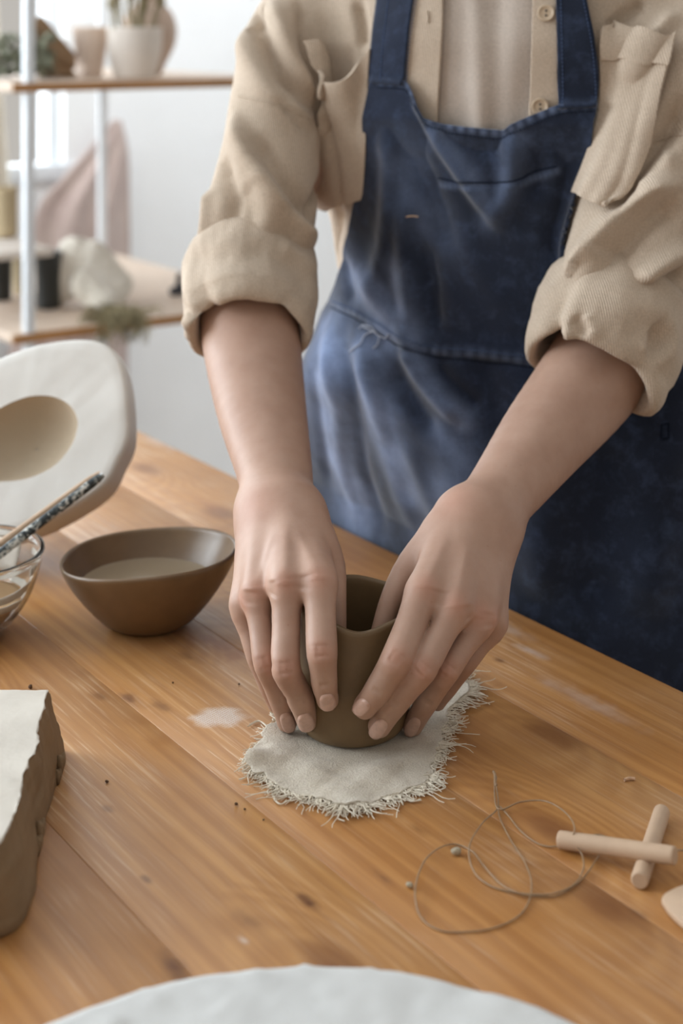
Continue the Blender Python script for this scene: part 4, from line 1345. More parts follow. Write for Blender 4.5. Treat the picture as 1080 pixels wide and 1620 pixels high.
def build_arm(nd, lo, hi, wrist, kn, pip, dip, fdirs, tend, nails):
    V, Q = nets(nd, lo, hi, 0.0011, B=14)
    V = smooth_mesh(V, Q, 2, 0.4)
    S = Surf(V, Q)
    N = vnormals(V, Q)
    sp = []
    for (x, y, k) in kn:
        sp.append(([(x, y - 5), (x, y), (x, y + 5)], 0.0004 * k, 0.0075, 0.0075))
    for a, b in zip(kn[:-1], kn[1:]):      # hollows between knuckles
        mx, my = (a[0] + b[0]) / 2, (a[1] + b[1]) / 2
        sp.append(([(mx, my - 10), (mx, my + 5), (mx, my + 18)], -0.0012, 0.0055, 0.0055))
    for (a, b) in tend:
        sp.append((([a, ((a[0] + b[0]) / 2, (a[1] + b[1]) / 2), b]), 0.0007, 0.0035, 0.0035))
    for (x, y), (dx, dy) in zip(pip, fdirs):
        sp.append(([(x - dx * 8, y - dy * 8), (x, y), (x + dx * 8, y + dy * 8)], 0.0008, 0.0055, 0.0055))
        for o in (-7, -2, 3, 8):
            cx, cy = x + dx * o, y + dy * o
            sp.append(([(cx - dy * 11, cy + dx * 11), (cx + dx * 1.5, cy + dy * 1.5), (cx + dy * 11, cy - dx * 11)], -0.0007, 0.0011, 0.0011))
    for (x, y), (dx, dy) in zip(dip, fdirs):
        for o in (-2, 2):
            cx, cy = x + dx * o, y + dy * o
            sp.append(([(cx - dy * 9, cy + dx * 9), (cx, cy), (cx + dy * 9, cy - dx * 9)], -0.0007, 0.0010, 0.0010))
    V = folds(V, N, S, sp)
    S = Surf(V, Q)
    # colour masks
    bl = np.zeros(len(V)); du = np.zeros(len(V))
    def mark(arr, x, y, r, a):
        p, _ = S.cast(x, y)
        d = np.linalg.norm(V - p, axis=1)
        np.maximum(arr, a * np.exp(-(d / r) ** 2), out=arr)
    for (x, y, k) in kn: mark(bl, x, y, 0.008, 0.75)
    for (x, y) in pip: mark(bl, x, y, 0.007, 0.7)
    for n_ in nails: mark(bl, n_[0], n_[1], 0.010, 0.55); mark(du, n_[0], n_[1], 0.013, 0.8)
    for (x, y) in dip: mark(du, x, y, 0.008, 0.5)
    mark(bl, wrist[0], wrist[1], 0.016, 0.5)
    # nails: small curved plates lying on the fingertips
    NP = []
    for (x, y, a, L_, w_) in nails:
        a = math.radians(a); dx, dy = math.cos(a), math.sin(a)
        nr, nt = 8, 28
        G = np.zeros((nt, nr, 3))
        for i in range(nt):
            th = 2 * np.pi * i / nt
            for j in range(nr):
                s = max(0.02, j / (nr - 1))
                ct, st = math.cos(th), math.sin(th)
                # rounded rectangle outline
                q = (abs(ct) ** 2.6 + abs(st) ** 2.6) ** (-1 / 2.6)
                u = ct * q * s * L_ * 0.58; v = st * q * s * w_ * 0.57
                p, n = S.cast(x + dx * u - dy * v, y + dy * u + dx * v)
                G[i, j] = p + n * (0.0009 - 0.0011 * (s > 0.93) + 0.0004 * (1 - (v / (w_ / 2)) ** 2))
        NP.append(G)
    return V, Q, bl, du, NP

def bounds(px, py, t):
    P = np.array([un(a, b, c) for a, b, c in zip(px, py, t)])
    return P.min(0) - 0.05, P.max(0) + 0.05
lo1, hi1 = bounds([370, 540, 330, 470], [430, 1160, 430, 800], [.89, .93, 1.24, 1.1])
lo2, hi2 = bounds([570, 1060, 560, 1060], [480, 1165, 500, 1160], [.89, 1.16, 1.16, .93])
A1 = build_arm(LH, lo1, hi1, (400, 800), LKN, LPIP, LDIP, [(0.05, 1), (0.12, .99), (0.3, .95)],
               [((470, 840), (500, 905)), ((452, 835), (452, 912)), ((432, 845), (408, 922))],
               [(518, 1111, 82, 23, 23), (484, 1143, 75, 25, 24), (455, 1143, 72, 28, 20)])
A2 = build_arm(RH, lo2, hi2, (720, 790), RKN, RPIP, RDIP, [(-0.62, .78), (-0.63, .77), (-0.55, .83)],
               [((706, 850), (678, 918)), ((740, 860), (722, 945)), ((768, 870), (760, 962))],
               [(571, 1119, 132, 24, 22), (598, 1153, 126, 29, 22), (652, 1150, 118, 28, 19)])

# torso frame: W across (towards the image right), N facing the camera
PHI = math.radians(25)
BW = np.array([math.cos(PHI), -math.sin(PHI), 0]); BN = np.array([-math.sin(PHI), -math.cos(PHI), 0])
BC0 = np.array([0.160, 1.305, 0.0])
def bodyab(z):
    """half width, half depth, forward shift of the clothed torso at height z"""
    zz = [0.45, 0.70, 0.80, 0.88, 0.95, 1.02, 1.10, 1.18, 1.26, 1.32]
    a = np.interp(z, zz, [.205, .200, .190, .180, .168, .178, .204, .216, .205, .15])
    b = np.interp(z, zz, [.125, .122, .118, .112, .104, .108, .116, .120, .112, .09])
    f = np.interp(z, zz, [-.01, -.005, 0, 0, 0, .006, .012, .012, 0.0, -.02])
    return a, b, f
def torso_fn(P, grow=0.0, zlo=0.84):
    z = P[:, 2]
    a, b, f = bodyab(z)
    q = P - BC0
    x = q @ BW; y = q @ BN - f
    k = np.sqrt((x / (a + grow)) ** 2 + (y / (b + grow)) ** 2) + 1e-9
    d = (k - 1) * np.sqrt(x * x + y * y + 1e-9) / k
    d = np.maximum(d, (a + grow) * 0 + (k - 1) * (b + grow) * 0.8)
    d = np.maximum(d, z - 1.31); d = np.maximum(d, zlo - z)
    return d
SHL = BC0 - BW * 0.170 + np.array([0, 0, 1.235]); SHR = BC0 + BW * 0.170 + np.array([0, 0, 1.235])

# body: arms at fine resolution, trunk (all under the clothes) coarser, one mesh
def body_build():
    n1, n2 = len(A1[0]), len(A2[0])
    e1, e2 = un(386, 430, 1.235), un(1000, 500, 1.155)
    trunk = ('u', 0.03, [('f', lambda P: torso_fn(P, -0.022, 0.50)), cone(SHL - [0, 0, .01], e1, 0.042, 0.032), cone(SHR - [0, 0, .01], e2, 0.042, 0.034),
                         cone(SHL + [0, 0, .0], BC0 + [0, 0, 1.31], 0.045, 0.05), cone(SHR, BC0 + [0, 0, 1.31], 0.045, 0.05), cone(BC0 + [0, 0, 1.28], BC0 + BN * 0.03 + [0, 0, 1.42], 0.056, 0.052)])
    V3, Q3 = nets(trunk, (-.2, 1.0, .45), (.5, 1.55, 1.42), 0.009, B=10)
    V3 = behind_edge(V3, 0.034)
    V = np.vstack([A1[0], A2[0], V3])
    Q = np.vstack([A1[1], A2[1] + n1, Q3 + n1 + n2])
    o = mesh('body', V, Q, M['skin'], person)
    for nm, k in (('blush', 2), ('dust', 3)):
        at = o.data.attributes.new(nm, 'FLOAT', 'POINT')
        at.data.foreach_set('value', np.concatenate([A1[k], A2[k], np.zeros(len(V3))]).astype(np.float32))
    for G in A1[4] + A2[4]:
        nt, nr = G.shape[:2]
        s = sub('fingernail', G.reshape(-1, 3), grid_faces(nt, nr, cu=True), M['nail'], o)
    return o
body = body_build()

# ------------------------------------------------------------------ shirt
def sl(js):
    T_ = spline(np.array([[*p, r] for p, r in js]), 26)
    return [cone(a[:3], b[:3], a[3], b[3]) for a, b in zip(T_[:-1], T_[1:])]
e1 = [(SHL + np.array([0.0, 0, 0.0]), 0.050)] + [J(462, 60, 1.305, 72), J(440, 150, 1.280, 74), J(428, 240, 1.258, 78), J(416, 320, 1.240, 86), J(408, 385, 1.230, 86), J(398, 450, 1.215, 70)]
e2 = [(SHR, 0.052)] + [J(1120, 90, 1.18, 105), J(1080, 190, 1.170, 108), J(1040, 290, 1.160, 106), J(1010, 370, 1.150, 100), J(990, 430, 1.145, 98), J(972, 490, 1.135, 80)]
shirt_nd = ('u', 0.022, [('f', lambda P: torso_fn(P, 0.0, 0.86)), ('u', 0, sl(e1)), ('u', 0, sl(e2)),
                         cone(SHL, BC0 + [0, 0, 1.29], 0.055, 0.055), cone(SHR, BC0 + [0, 0, 1.29], 0.055, 0.055)])
SV, SQ = nets(shirt_nd, (-.20, 0.98, .84), (.52, 1.52, 1.36), 0.0026, B=12)
SV = smooth_mesh(SV, SQ, 2, 0.5)
SN = vnormals(SV, SQ)
SS = Surf(SV, SQ)
shirt_folds = [
    # image-left sleeve and shoulder
    ([(398, 5), (420, 75), (455, 132), (512, 190)], -0.008, 0.006, 0.012),
    ([(380, 40), (398, 95), (432, 150), (495, 205)], 0.006, 0.018, 0.012),
    ([(430, 0), (455, 70), (485, 125), (515, 172)], 0.006, 0.012, 0.010),
    ([(470, 0), (483, 85), (506, 170)], -0.006, 0.006, 0.010),
    ([(370, 180), (392, 240), (425, 290), (465, 345), (510, 392)], 0.0095, 0.016, 0.009),
    ([(400, 215), (432, 268), (468, 315), (500, 352)], -0.007, 0.013, 0.013),
    ([(352, 250), (368, 310), (362, 360), (345, 395)], -0.007, 0.014, 0.012),
    ([(405, 270), (420, 320), (418, 370)], 0.003, 0.013, 0.013),
    ([(388, 290), (396, 335), (390, 380)], -0.0045, 0.012, 0.012),
    ([(335, 300), (330, 350), (326, 390)], 0.005, 0.009, 0.009),
    ([(450, 320), (458, 360), (450, 392)], -0.004, 0.012, 0.012),
    ([(440, 150), (470, 190), (500, 215)], -0.003, 0.012, 0.012),
    ([(380, 150), (430, 165), (480, 185), (508, 198)], -0.0012, 0.0022, 0.0022),
    ([(505, 200), (507, 250), (503, 310), (500, 350)], -0.012, 0.007, 0.007),
    ([(540, 330), (530, 380), (522, 430)], -0.006, 0.009, 0.009),
    ([(560, 0), (568, 40), (572, 80)], -0.006, 0.006, 0.010),
    # image-right sleeve and shoulder
    ([(1020, 0), (990, 25), (960, 48)], -0.006, 0.008, 0.008),
    ([(1075, 20), (1030, 70), (1000, 130)], 0.006, 0.012, 0.010),
    ([(1085, 285), (1035, 303), (990, 335), (950, 385), (900, 450)], 0.011, 0.016, 0.008),
    ([(1080, 325), (1035, 345), (1000, 378), (955, 430)], -0.008, 0.012, 0.012),
    ([(1085, 385), (1045, 412), (1005, 448)], 0.011, 0.008, 0.016),
    ([(1085, 425), (1055, 440), (1020, 465)], -0.009, 0.008, 0.010),
    ([(1080, 205), (1050, 212), (1010, 225)], -0.0025, 0.003, 0.003),
    ([(1082, 150), (1045, 215), (1000, 290), (960, 350)], -0.010, 0.010, 0.014),
    ([(960, 395), (940, 425), (920, 455)], 0.007, 0.012, 0.012),
    ([(1070, 240), (1030, 262), (1000, 300)], 0.005, 0.014, 0.012),
]
shirt_folds = [(p_, a_ * (1.45 if abs(a_) > 0.004 else 1), w1 * 0.72, w2 * 0.72) for p_, a_, w1, w2 in shirt_folds]
SV = folds(SV, SN, SS, shirt_folds)
SV = SV + SN * (vnoise(SV, 9, 51, 2) * 0.0018)[:, None]
SV = behind_edge(SV, 0.022)
SS = Surf(SV, SQ)
shirt = mesh('shirt', SV, SQ, M['shirt'], person)

def cloth_patch(name, left, right, mat, off, th, parent, nu=24, nv=40, offf=None, it=2, part=False):
    V = patch(SS, left, right, nu, nv, off, offf)
    V = smooth_grid(V, it)
    Q = grid_faces(nu, nv)
    o = (sub if part else mesh)(name, V.reshape(-1, 3), Q, mat, parent)
    solid(o, th, 0.0)
    b = o.modifiers.new('soft_edge', 'BEVEL'); b.width = th * 0.3; b.segments = 2; b.limit_method = 'ANGLE'
    return o, V
# drop-shoulder seams, pockets, plackets, buttons, undershirt
cloth_patch('undershirt', [(698, -120), (698, -30), (697, 100), (694, 215)], [(850, -120), (850, -30), (846, 100), (842, 215)], M['tee'], 0.003, 0.0012, person, 30, 40,
            lambda s, q: 0.003 + 0.004 * math.exp(-((s - 0.33 - 0.12 * q) / 0.09) ** 2) - 0.003 * math.exp(-((s - 0.62) / 0.10) ** 2) + 0.002 * math.sin(s * 9 + q * 3) * q)
cloth_patch('placket', [(658, -120), (658, -30), (652, 80), (650, 215)], [(707, -120), (707, -30), (704, 90), (698, 200)], M['shirt'], 0.0075, 0.0026, person, 16, 40)
cloth_patch('placket', [(846, -120), (846, -30), (842, 90), (838, 205)], [(892, -120), (892, -30), (892, 90), (890, 200)], M['shirt'], 0.0075, 0.0026, person, 16, 40)
def button(px, py):
    p, n = SS.cast(px, py); p = p + n * 0.0098
    ex = np.cross([0, 0, 1.0], n); ex /= np.linalg.norm(ex); ey = np.cross(n, ex)
    R = 0.0068
    prof = [(0.0001, 0.0012), (0.0030, 0.0011), (0.0045, 0.0013), (0.0052, 0.0020), (R * 0.93, 0.0022), (R, 0.0014), (R * 0.95, 0.0002), (0.0001, 0.0)]
    V, Q = lathe(prof, 32)
    V = p + V[:, :1] * ex + V[:, 1:2] * ey + V[:, 2:] * n
    o = mesh('button', V, Q, M['button'], person)
    for dx in (-1, 1):
        c = p + ey * 0.0018 * dx + n * 0.0012
        V, Q = lathe([(0.0001, 0.0006), (0.0008, 0.0005), (0.0009, 0.0)], 10)
        V = c + V[:, :1] * ex + V[:, 1:2] * ey + V[:, 2:] * n
        sub('thread_hole', V, Q, M['darkbit'], o)
button(866, 26); button(858, 166)
def seam(name, surf, pts, r, mat, off=0.001, n=60, part=None, dash=None):
    pts = spline(np.array(pts, float), n)
    P = []
    for x, y in pts:
        p, nn = surf.cast(x, y); P.append(p + nn * off)
    P = np.array(P)
    for _ in range(2): P[1:-1] = (P[:-2] + 2 * P[1:-1] + P[2:]) / 4
    if dash:
        parts = []
        L = np.concatenate([[0], np.cumsum(np.linalg.norm(np.diff(P, axis=0), axis=1))])
        s = 0
        while s < L[-1]:
            q = np.linspace(s, min(s + dash * 0.62, L[-1]), 3)
            parts.append(tube(np.stack([np.interp(q, L, P[:, k]) for k in range(3)], -1), r, 5)); s += dash
        V, F_ = joinm(parts)
    else:
        V, F_ = tube(P, r, 6)
    return sub(name, V, F_, mat, part) if part is not None else mesh(name, V, F_, mat, person)
seam('buttonhole', SS, [(683, 22), (684, 30), (684, 40)], 0.0010, M['shirt'], 0.0092, 10)
# image-left chest pocket: sagging open mouth
def pl(s, q):
    m = math.exp(-(q / 0.10) ** 2)
    return 0.0085 + 0.003 * (1 - q) + 0.005 * (1 - s) + 0.016 * math.exp(-((s - 0.6) / 0.22) ** 2) * math.exp(-(q / 0.35) ** 2) + 0.004 * math.exp(-((s - 0.1) / 0.1) ** 2) * (1 - q) - 0.007 * math.exp(-((s - 0.38 - 0.2 * q) / 0.06) ** 2) * (1 - q * 0.5)
def mouth_patch():
    nu, nv = 44, 60
    top = spline(np.array([(489, 72), (503, 68), (516, 80), (528, 108), (545, 124), (566, 126), (580, 118), (588, 95), (600, 76)], float), nu)
    bot = spline(np.array([(508, 322), (522, 322), (540, 321), (562, 316), (585, 310)], float), nu)
    V = np.zeros((nu, nv, 3))
    for i in range(nu):
        for j in range(nv):
            q = j / (nv - 1)
            x = top[i][0] * (1 - q) + bot[i][0] * q
            y = top[i][1] * (1 - q) + bot[i][1] * q
            p, n = SS.cast(max(x, 518) if y > 150 else x, y)
            p = un(x, y, p[1])
            V[i, j] = p + n * pl(i / (nu - 1), q)
    V = smooth_grid(V, 2)
    o = mesh('chest_pocket', V.reshape(-1, 3), grid_faces(nu, nv), M['shirt'], person)
    solid(o, 0.0030, 0.0)
    b = o.modifiers.new('soft_edge', 'BEVEL'); b.width = 0.001; b.segments = 2; b.limit_method = 'ANGLE'
mouth_patch()
cloth_patch('chest_pocket', [(948, 50), (948, 110), (952, 180), (938, 250), (920, 308)], [(1072, 62), (1058, 120), (1030, 200), (1000, 280), (964, 338)], M['shirt'], 0.006, 0.0030, person, 36, 50,
            lambda s, q: 0.0075 + 0.004 * math.exp(-((s - 0.55 + 0.2 * q) / 0.12) ** 2) * q - 0.004 * math.exp(-((s - 0.8) / 0.06) ** 2) * q)
cloth_patch('pocket_hem', [(950, 46), (949, 80), (949, 92)], [(1074, 58), (1068, 96), (1064, 110)], M['shirt'], 0.0098, 0.0018, person, 24, 8)

# rolled cuffs
def cuff(A, B, Rx, Ry, L, sx, bumps, seed, lift=None):
    """A: upper centre, B: towards the wrist; ring radii; profile rolls over and back inside"""
    ax = (B - A) / np.linalg.norm(B - A)
    e1 = np.array(sx, float); e1 -= ax * (e1 @ ax); e1 /= np.linalg.norm(e1)
    e2 = np.cross(ax, e1)
    if e2[1] > 0: e2 = -e2                     # e2 faces the camera
    prof = [(0.12, 0.70, 0), (0.02, 0.86, 0), (-0.03, 0.97, 0), (0.02, 1.08, 0), (0.14, 1.14, 0), (0.34, 1.16, 0), (0.58, 1.13, 0), (0.80, 1.06, 0), (0.93, 1.02, 1), (1.0, 0.97, 1), (1.02, 0.90, 1), (0.97, 0.84, 1), (0.85, 0.81, 1), (0.6, 0.80, 0), (0.3, 0.80, 0)]
    pr = spline(np.array(prof), 60)
    n = 200
    th = np.linspace(0, 2 * np.pi, n, endpoint=False)
    V = np.zeros((n, len(pr), 3))
    for i, t in enumerate(th):
        lf = 0; rr = 1.0
        for (t0, wd, dl, dr) in bumps:
            d = (t - t0 + math.pi) % (2 * math.pi) - math.pi
            g = math.exp(-(d / wd) ** 2)
            lf += dl * g; rr += dr * g
        for j, (s, r, e) in enumerate(pr):
            q = min(1, max(0, s)) ** 1.5
            rj = r * (1 + (rr - 1) * q)
            P = A + ax * (s * L + lf * q) + e1 * math.cos(t) * Rx * rj + e2 * math.sin(t) * Ry * rj
            V[i, j] = P
    nz = vnoise(V, 16, seed, 3) * 0.0022 + vnoise(V, 40, seed + 1, 2) * 0.0007
    c = A + ax * L * 0.5
    d = V - c; d -= (d @ ax)[..., None] * ax; d /= np.linalg.norm(d, axis=-1)[..., None] + 1e-9
    V = V + d * nz[..., None]
    Q = grid_faces(n, len(pr), cu=True)
    Vf = V.reshape(-1, 3)
    if (vnormals(Vf, Q)[len(pr) * (n // 4) + 20] @ e2) < 0: Q = Q[:, ::-1]
    return Vf, Q, (A, ax, e1, e2)
a, b = un(397, 405, 1.235), un(393, 545, 1.165)
CV1, CQ1, _ = cuff(a, b, 0.0470, 0.0440, 0.078, (1, 0.1, 0.05), [(2.35, 0.22, -0.008, -0.10), (2.75, 0.20, 0.004, 0.06), (1.9, 0.25, 0.001, 0.03), (0.0, 0.7, 0.010, 0.04), (3.4, 0.45, 0.003, 0.06)], 61)
a2, b2 = un(986, 462, 1.150), un(930, 590, 1.110)
CV2, CQ2, _ = cuff(a2, b2, 0.0500, 0.0480, 0.072, (1, 0.1, 0.5), [(1.95, 0.16, -0.007, -0.09), (1.72, 0.11, 0.005, 0.06), (0.45, 0.28, -0.004, -0.10), (0.0, 0.35, 0.004, 0.09), (5.9, 0.5, 0.010, 0.08), (3.0, 0.5, 0.004, 0.03)], 71)
cf1 = [([(300, 470), (330, 448), (380, 440), (440, 450)], 0.0035, 0.013, 0.010), ([(380, 392), (430, 402), (470, 430), (488, 470)], -0.0035, 0.010, 0.008), ([(440, 388), (470, 402), (500, 432)], 0.0035, 0.006, 0.007),
       ([(318, 482), (348, 468), (400, 478)], 0.002, 0.008, 0.006), ([(300, 492), (318, 494), (335, 488)], -0.003, 0.004, 0.004), ([(285, 480), (300, 498), (318, 500)], -0.0040, 0.004, 0.005), ([(300, 410), (345, 405), (400, 415)], -0.0025, 0.010, 0.010), ([(440, 470), (465, 500), (478, 540)], -0.003, 0.010, 0.010), ([(290, 505), (292, 530), (300, 540)], 0.003, 0.006, 0.006)]
cf2 = [([(880, 520), (905, 500), (960, 495), (1010, 510)], 0.0035, 0.012, 0.010), ([(900, 470), (960, 462), (1030, 480), (1060, 520)], 0.003, 0.012, 0.010), ([(905, 505), (918, 515), (926, 532)], -0.0045, 0.006, 0.0045), ([(925, 500), (934, 518), (938, 538)], 0.003, 0.005, 0.006),
       ([(1030, 515), (1040, 530), (1035, 548), (1020, 552)], -0.009, 0.007, 0.007), ([(1050, 500), (1062, 535), (1050, 575)], 0.005, 0.007, 0.007), ([(1010, 545), (1035, 560), (1050, 580)], 0.0035, 0.006, 0.006), ([(870, 560), (880, 535), (900, 520)], -0.0025, 0.008, 0.008)]
CV1 = folds(CV1, vnormals(CV1, CQ1), Surf(CV1, CQ1), cf1)
CV2 = folds(CV2, vnormals(CV2, CQ2), Surf(CV2, CQ2), cf2)
for V, Q in ((CV1, CQ1), (CV2, CQ2)):
    mesh('rolled_cuff', V, Q, M['shirt'], person)

# ------------------------------------------------------------------ apron
def col_point(th, z, off):
    a, b, f = bodyab(z)
    # the skirt flares away from the hips
    fl = np.interp(z, [0.45, 0.70, 0.80, 0.87, 0.93, 0.97], [0.055, 0.042, 0.034, 0.026, 0.008, 0.0])
    x = (a + off + fl) * np.sin(th); y = (b + off + fl * 0.25) * np.cos(th) + f
    return BC0 + np.multiply.outer(x, BW) + np.multiply.outer(y, BN) + np.multiply.outer(z * np.ones_like(x), np.array([0, 0, 1.0]))
OFF = 0.009
def theta_for(px, z, lo=-1.9, hi=1.2):
    ths = np.linspace(lo, hi, 400)
    P = np.array([col_point(t, z, OFF) for t in ths])
    X = CX + FPX * P[:, 0] / P[:, 1]
    k = np.argmin(X[:250])                     # left silhouette
    seg = X[k:]
    j = int(np.argmin(np.abs(seg - px)))
    return ths[k + j], k == 0
Ledge = [(600, 60), (594, 122), (577, 200), (566, 290), (548, 390), (528, 475)]
Redge = [(952, 60), (949, 160), (946, 240), (950, 330), (985, 420), (1040, 500)]
def edge_theta(z, side):
    y0 = 0
    E_ = Ledge if side < 0 else Redge
    xs = [p[0] for p in E_]; ys = [p[1] for p in E_]
    # depth at this height ~ 1.2
    py = CY + (ZC - z) / 1.20 * FPX
    px = np.interp(py, ys, xs)
    th, _ = theta_for(px, z)
    for _ in range(2):
        P = col_point(th, z, OFF); _, py = pj(P); px = np.interp(py, ys, xs); th, _ = theta_for(px, z)
    return th
zs_ = np.linspace(0.50, 1.24, 75)
tl = np.array([edge_theta(z, -1) if z > 0.965 else -1.9 for z in zs_])
trr = np.array([edge_theta(z, 1) if z > 1.0 else 1.9 for z in zs_])
kz = zs_ > 0.965
tl = np.interp(zs_, np.concatenate([[0.5, 0.90], zs_[kz]]), np.concatenate([[-1.75, -1.72], tl[kz]]))
kz = zs_ > 1.0
trr = np.interp(zs_, np.concatenate([[0.5, 0.92], zs_[kz]]), np.concatenate([[1.75, 1.7], trr[kz]]))
for _ in range(3):
    tl[1:-1] = (tl[:-2] + 2 * tl[1:-1] + tl[2:]) / 4
    trr[1:-1] = (trr[:-2] + 2 * trr[1:-1] + trr[2:]) / 4
Top = [(590, 122), (620, 123), (648, 128), (662, 150), (680, 184), (700, 194), (740, 199), (798, 205), (808, 196), (840, 182), (884, 164), (905, 161), (950, 160)]
def ztop_of(s):
    # s across -> height of the hem
    z = 1.13
    for _ in range(5):
        th = np.interp(z, zs_, tl) * (1 - s) + np.interp(z, zs_, trr) * s
        P = col_point(th, z, OFF)
        px, py = pj(P)
        ty = np.interp(px, [p[0] for p in Top], [p[1] for p in Top])
        z += (py - ty) / FPX * P[1]
    return z
NU, NV = 230, 280
ss = np.linspace(0, 1, NU)
zt = np.array([ztop_of(s) for s in ss])
G = np.zeros((NU, NV, 3))
for i, s in enumerate(ss):
    z = zt[i] + (0.52 - zt[i]) * np.linspace(0, 1, NV) ** 1.12
    th = np.interp(z, zs_, tl) * (1 - s) + np.interp(z, zs_, trr) * s
    a_, b_, f_ = bodyab(z)
    for j in range(NV):
        G[i, j] = col_point(th[j], z[j], OFF)
AV = behind_edge(G.reshape(-1, 3), 0.004); AQ = grid_faces(NU, NV)
AN = vnormals(AV, AQ)
if (AN[len(AN) // 2] @ BN) < 0:
    AQ = AQ[:, ::-1]; AN = -AN
AS = Surf(AV, AQ)
apron_folds = [
    ([(652, 130), (668, 165), (690, 205), (722, 255), (760, 310), (790, 350)], 0.0075, 0.008, 0.013),
    ([(700, 205), (745, 225), (800, 225)], -0.0055, 0.012, 0.012),
    ([(800, 206), (812, 240), (806, 300), (775, 360)], 0.0050, 0.010, 0.012),
    ([(830, 200), (845, 250), (850, 320)], -0.0035, 0.012, 0.012),
    ([(640, 190), (660, 250), (690, 320), (710, 400)], -0.0050, 0.014, 0.014),
    ([(612, 180), (618, 280), (612, 380), (590, 470)], 0.0045, 0.012, 0.010),
    ([(640, 300), (645, 400), (655, 500), (662, 545)], 0.0060, 0.016, 0.011),
    ([(672, 380), (685, 460), (690, 530)], -0.0050, 0.012, 0.012),
    ([(720, 360), (760, 430), (800, 500)], 0.0020, 0.016, 0.016),
    ([(905, 200), (900, 300), (880, 420)], -0.0050, 0.014, 0.014),
    ([(570, 420), (600, 470), (640, 520), (668, 552)], 0.0050, 0.014, 0.012),
    ([(545, 400), (552, 440), (560, 480)], -0.003, 0.010, 0.010),
    # below the waist
    ([(640, 545), (665, 590), (700, 635), (735, 668)], 0.0100, 0.007, 0.013),
    ([(680, 575), (720, 620), (760, 650)], -0.0065, 0.013, 0.011),
    ([(620, 580), (650, 630), (690, 690)], -0.0070, 0.012, 0.012),
    ([(570, 540), (590, 620), (610, 720), (650, 840)], 0.0085, 0.015, 0.013),
    ([(545, 540), (552, 620), (570, 740), (600, 850)], -0.0065, 0.013, 0.013),
    ([(520, 520), (520, 620), (535, 740), (560, 830)], 0.0065, 0.012, 0.012),
    ([(498, 580), (500, 680), (515, 780)], -0.005, 0.011, 0.011),
    ([(640, 700), (665, 770), (690, 830)], 0.0050, 0.014, 0.012),
    ([(600, 680), (625, 760), (650, 800)], -0.0045, 0.012, 0.012),
    ([(760, 560), (780, 640), (790, 700)], -0.004, 0.018, 0.018),
    ([(880, 720), (860, 820), (850, 950)], 0.006, 0.022, 0.022),
    ([(960, 680), (950, 820), (940, 980)], -0.007, 0.025, 0.025),
    ([(1050, 680), (1040, 820), (1030, 980)], 0.007, 0.025, 0.025),
    # top hem and facing
    ([(600, 133), (645, 138), (660, 163), (684, 196), (740, 208), (798, 213), (812, 205), (884, 174), (945, 170)], -0.0012, 0.0014, 0.0014),
    ([(700, 284), (745, 290), (800, 288), (840, 275), (880, 262)], -0.0018, 0.0022, 0.0022),
    ([(700, 288), (745, 295), (800, 293), (840, 280), (880, 267)], 0.0014, 0.0022, 0.0022),
    ([(572, 188), (600, 193), (640, 200)], -0.001, 0.0018, 0.0018),
    # waist seam
    ([(525, 478), (560, 493), (600, 516), (640, 540), (680, 553), (760, 560), (860, 572), (960, 590)], 0.0022, 0.003, 0.0045),
    ([(523, 486), (560, 502), (600, 526), (640, 550), (680, 563), (760, 570), (860, 582), (960, 600)], -0.0022, 0.0022, 0.0022),
]
for k in range(26):        # puckers along the waist seam and the bib hem
    x = 535 + k * 15; y = np.interp(x, [525, 560, 600, 640, 680, 760, 860, 960], [478, 493, 516, 540, 553, 560, 572, 590])
    apron_folds.append(([(x - 2, y - 7), (x, y), (x + 3, y + 8)], rnd.choice((0.0009, -0.0009)), 0.0022, 0.0022))
for k in range(30):
    x = 604 + k * 11.6; y = np.interp(x, [p[0] for p in Top], [p[1] for p in Top]) + 8
    apron_folds.append(([(x - 2, y - 6), (x, y), (x + 3, y + 7)], rnd.choice((0.0006, -0.0008)), 0.0018, 0.0018))
apron_folds = [(p_, a_ * (1.25 if abs(a_) > 0.0026 else 1), w1 * (0.78 if w1 > .006 else 1), w2 * (0.78 if w2 > .006 else 1)) for p_, a_, w1, w2 in apron_folds]
AV = folds(AV, AN, AS, apron_folds)
lowz = np.clip((0.95 - AV[:, 2]) / 0.2, 0, 1)
AV = AV + AN * ((vnoise(AV, 7, 81, 3) * 0.0022 + vnoise(AV, 24, 82, 2) * 0.0007) + lowz * vnoise(AV * np.array([1, 1, 0.15]), 9, 83, 2) * 0.005)[:, None]
AV = behind_edge(AV, 0.003)
# keep clear of the shirt below it
for i in range(len(AV)):
    r = SS.bvh.find_nearest(Vector(AV[i]))
    if r[0] is None: continue
    lo_, no_ = np.array(r[0]), np.array(r[1])
    need = 0.004 + 0.010 * min(1, max(0, (AV[i][2] - 1.09) / 0.03))
    sd_ = (AV[i] - lo_) @ no_
    if sd_ < need: AV[i] = AV[i] + no_ * (need - sd_)
AV = smooth_grid(AV.reshape(NU, NV, 3), 1).reshape(-1, 3)
AS = Surf(AV, AQ)
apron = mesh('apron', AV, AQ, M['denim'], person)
solid(apron, 0.0016, 1.0)
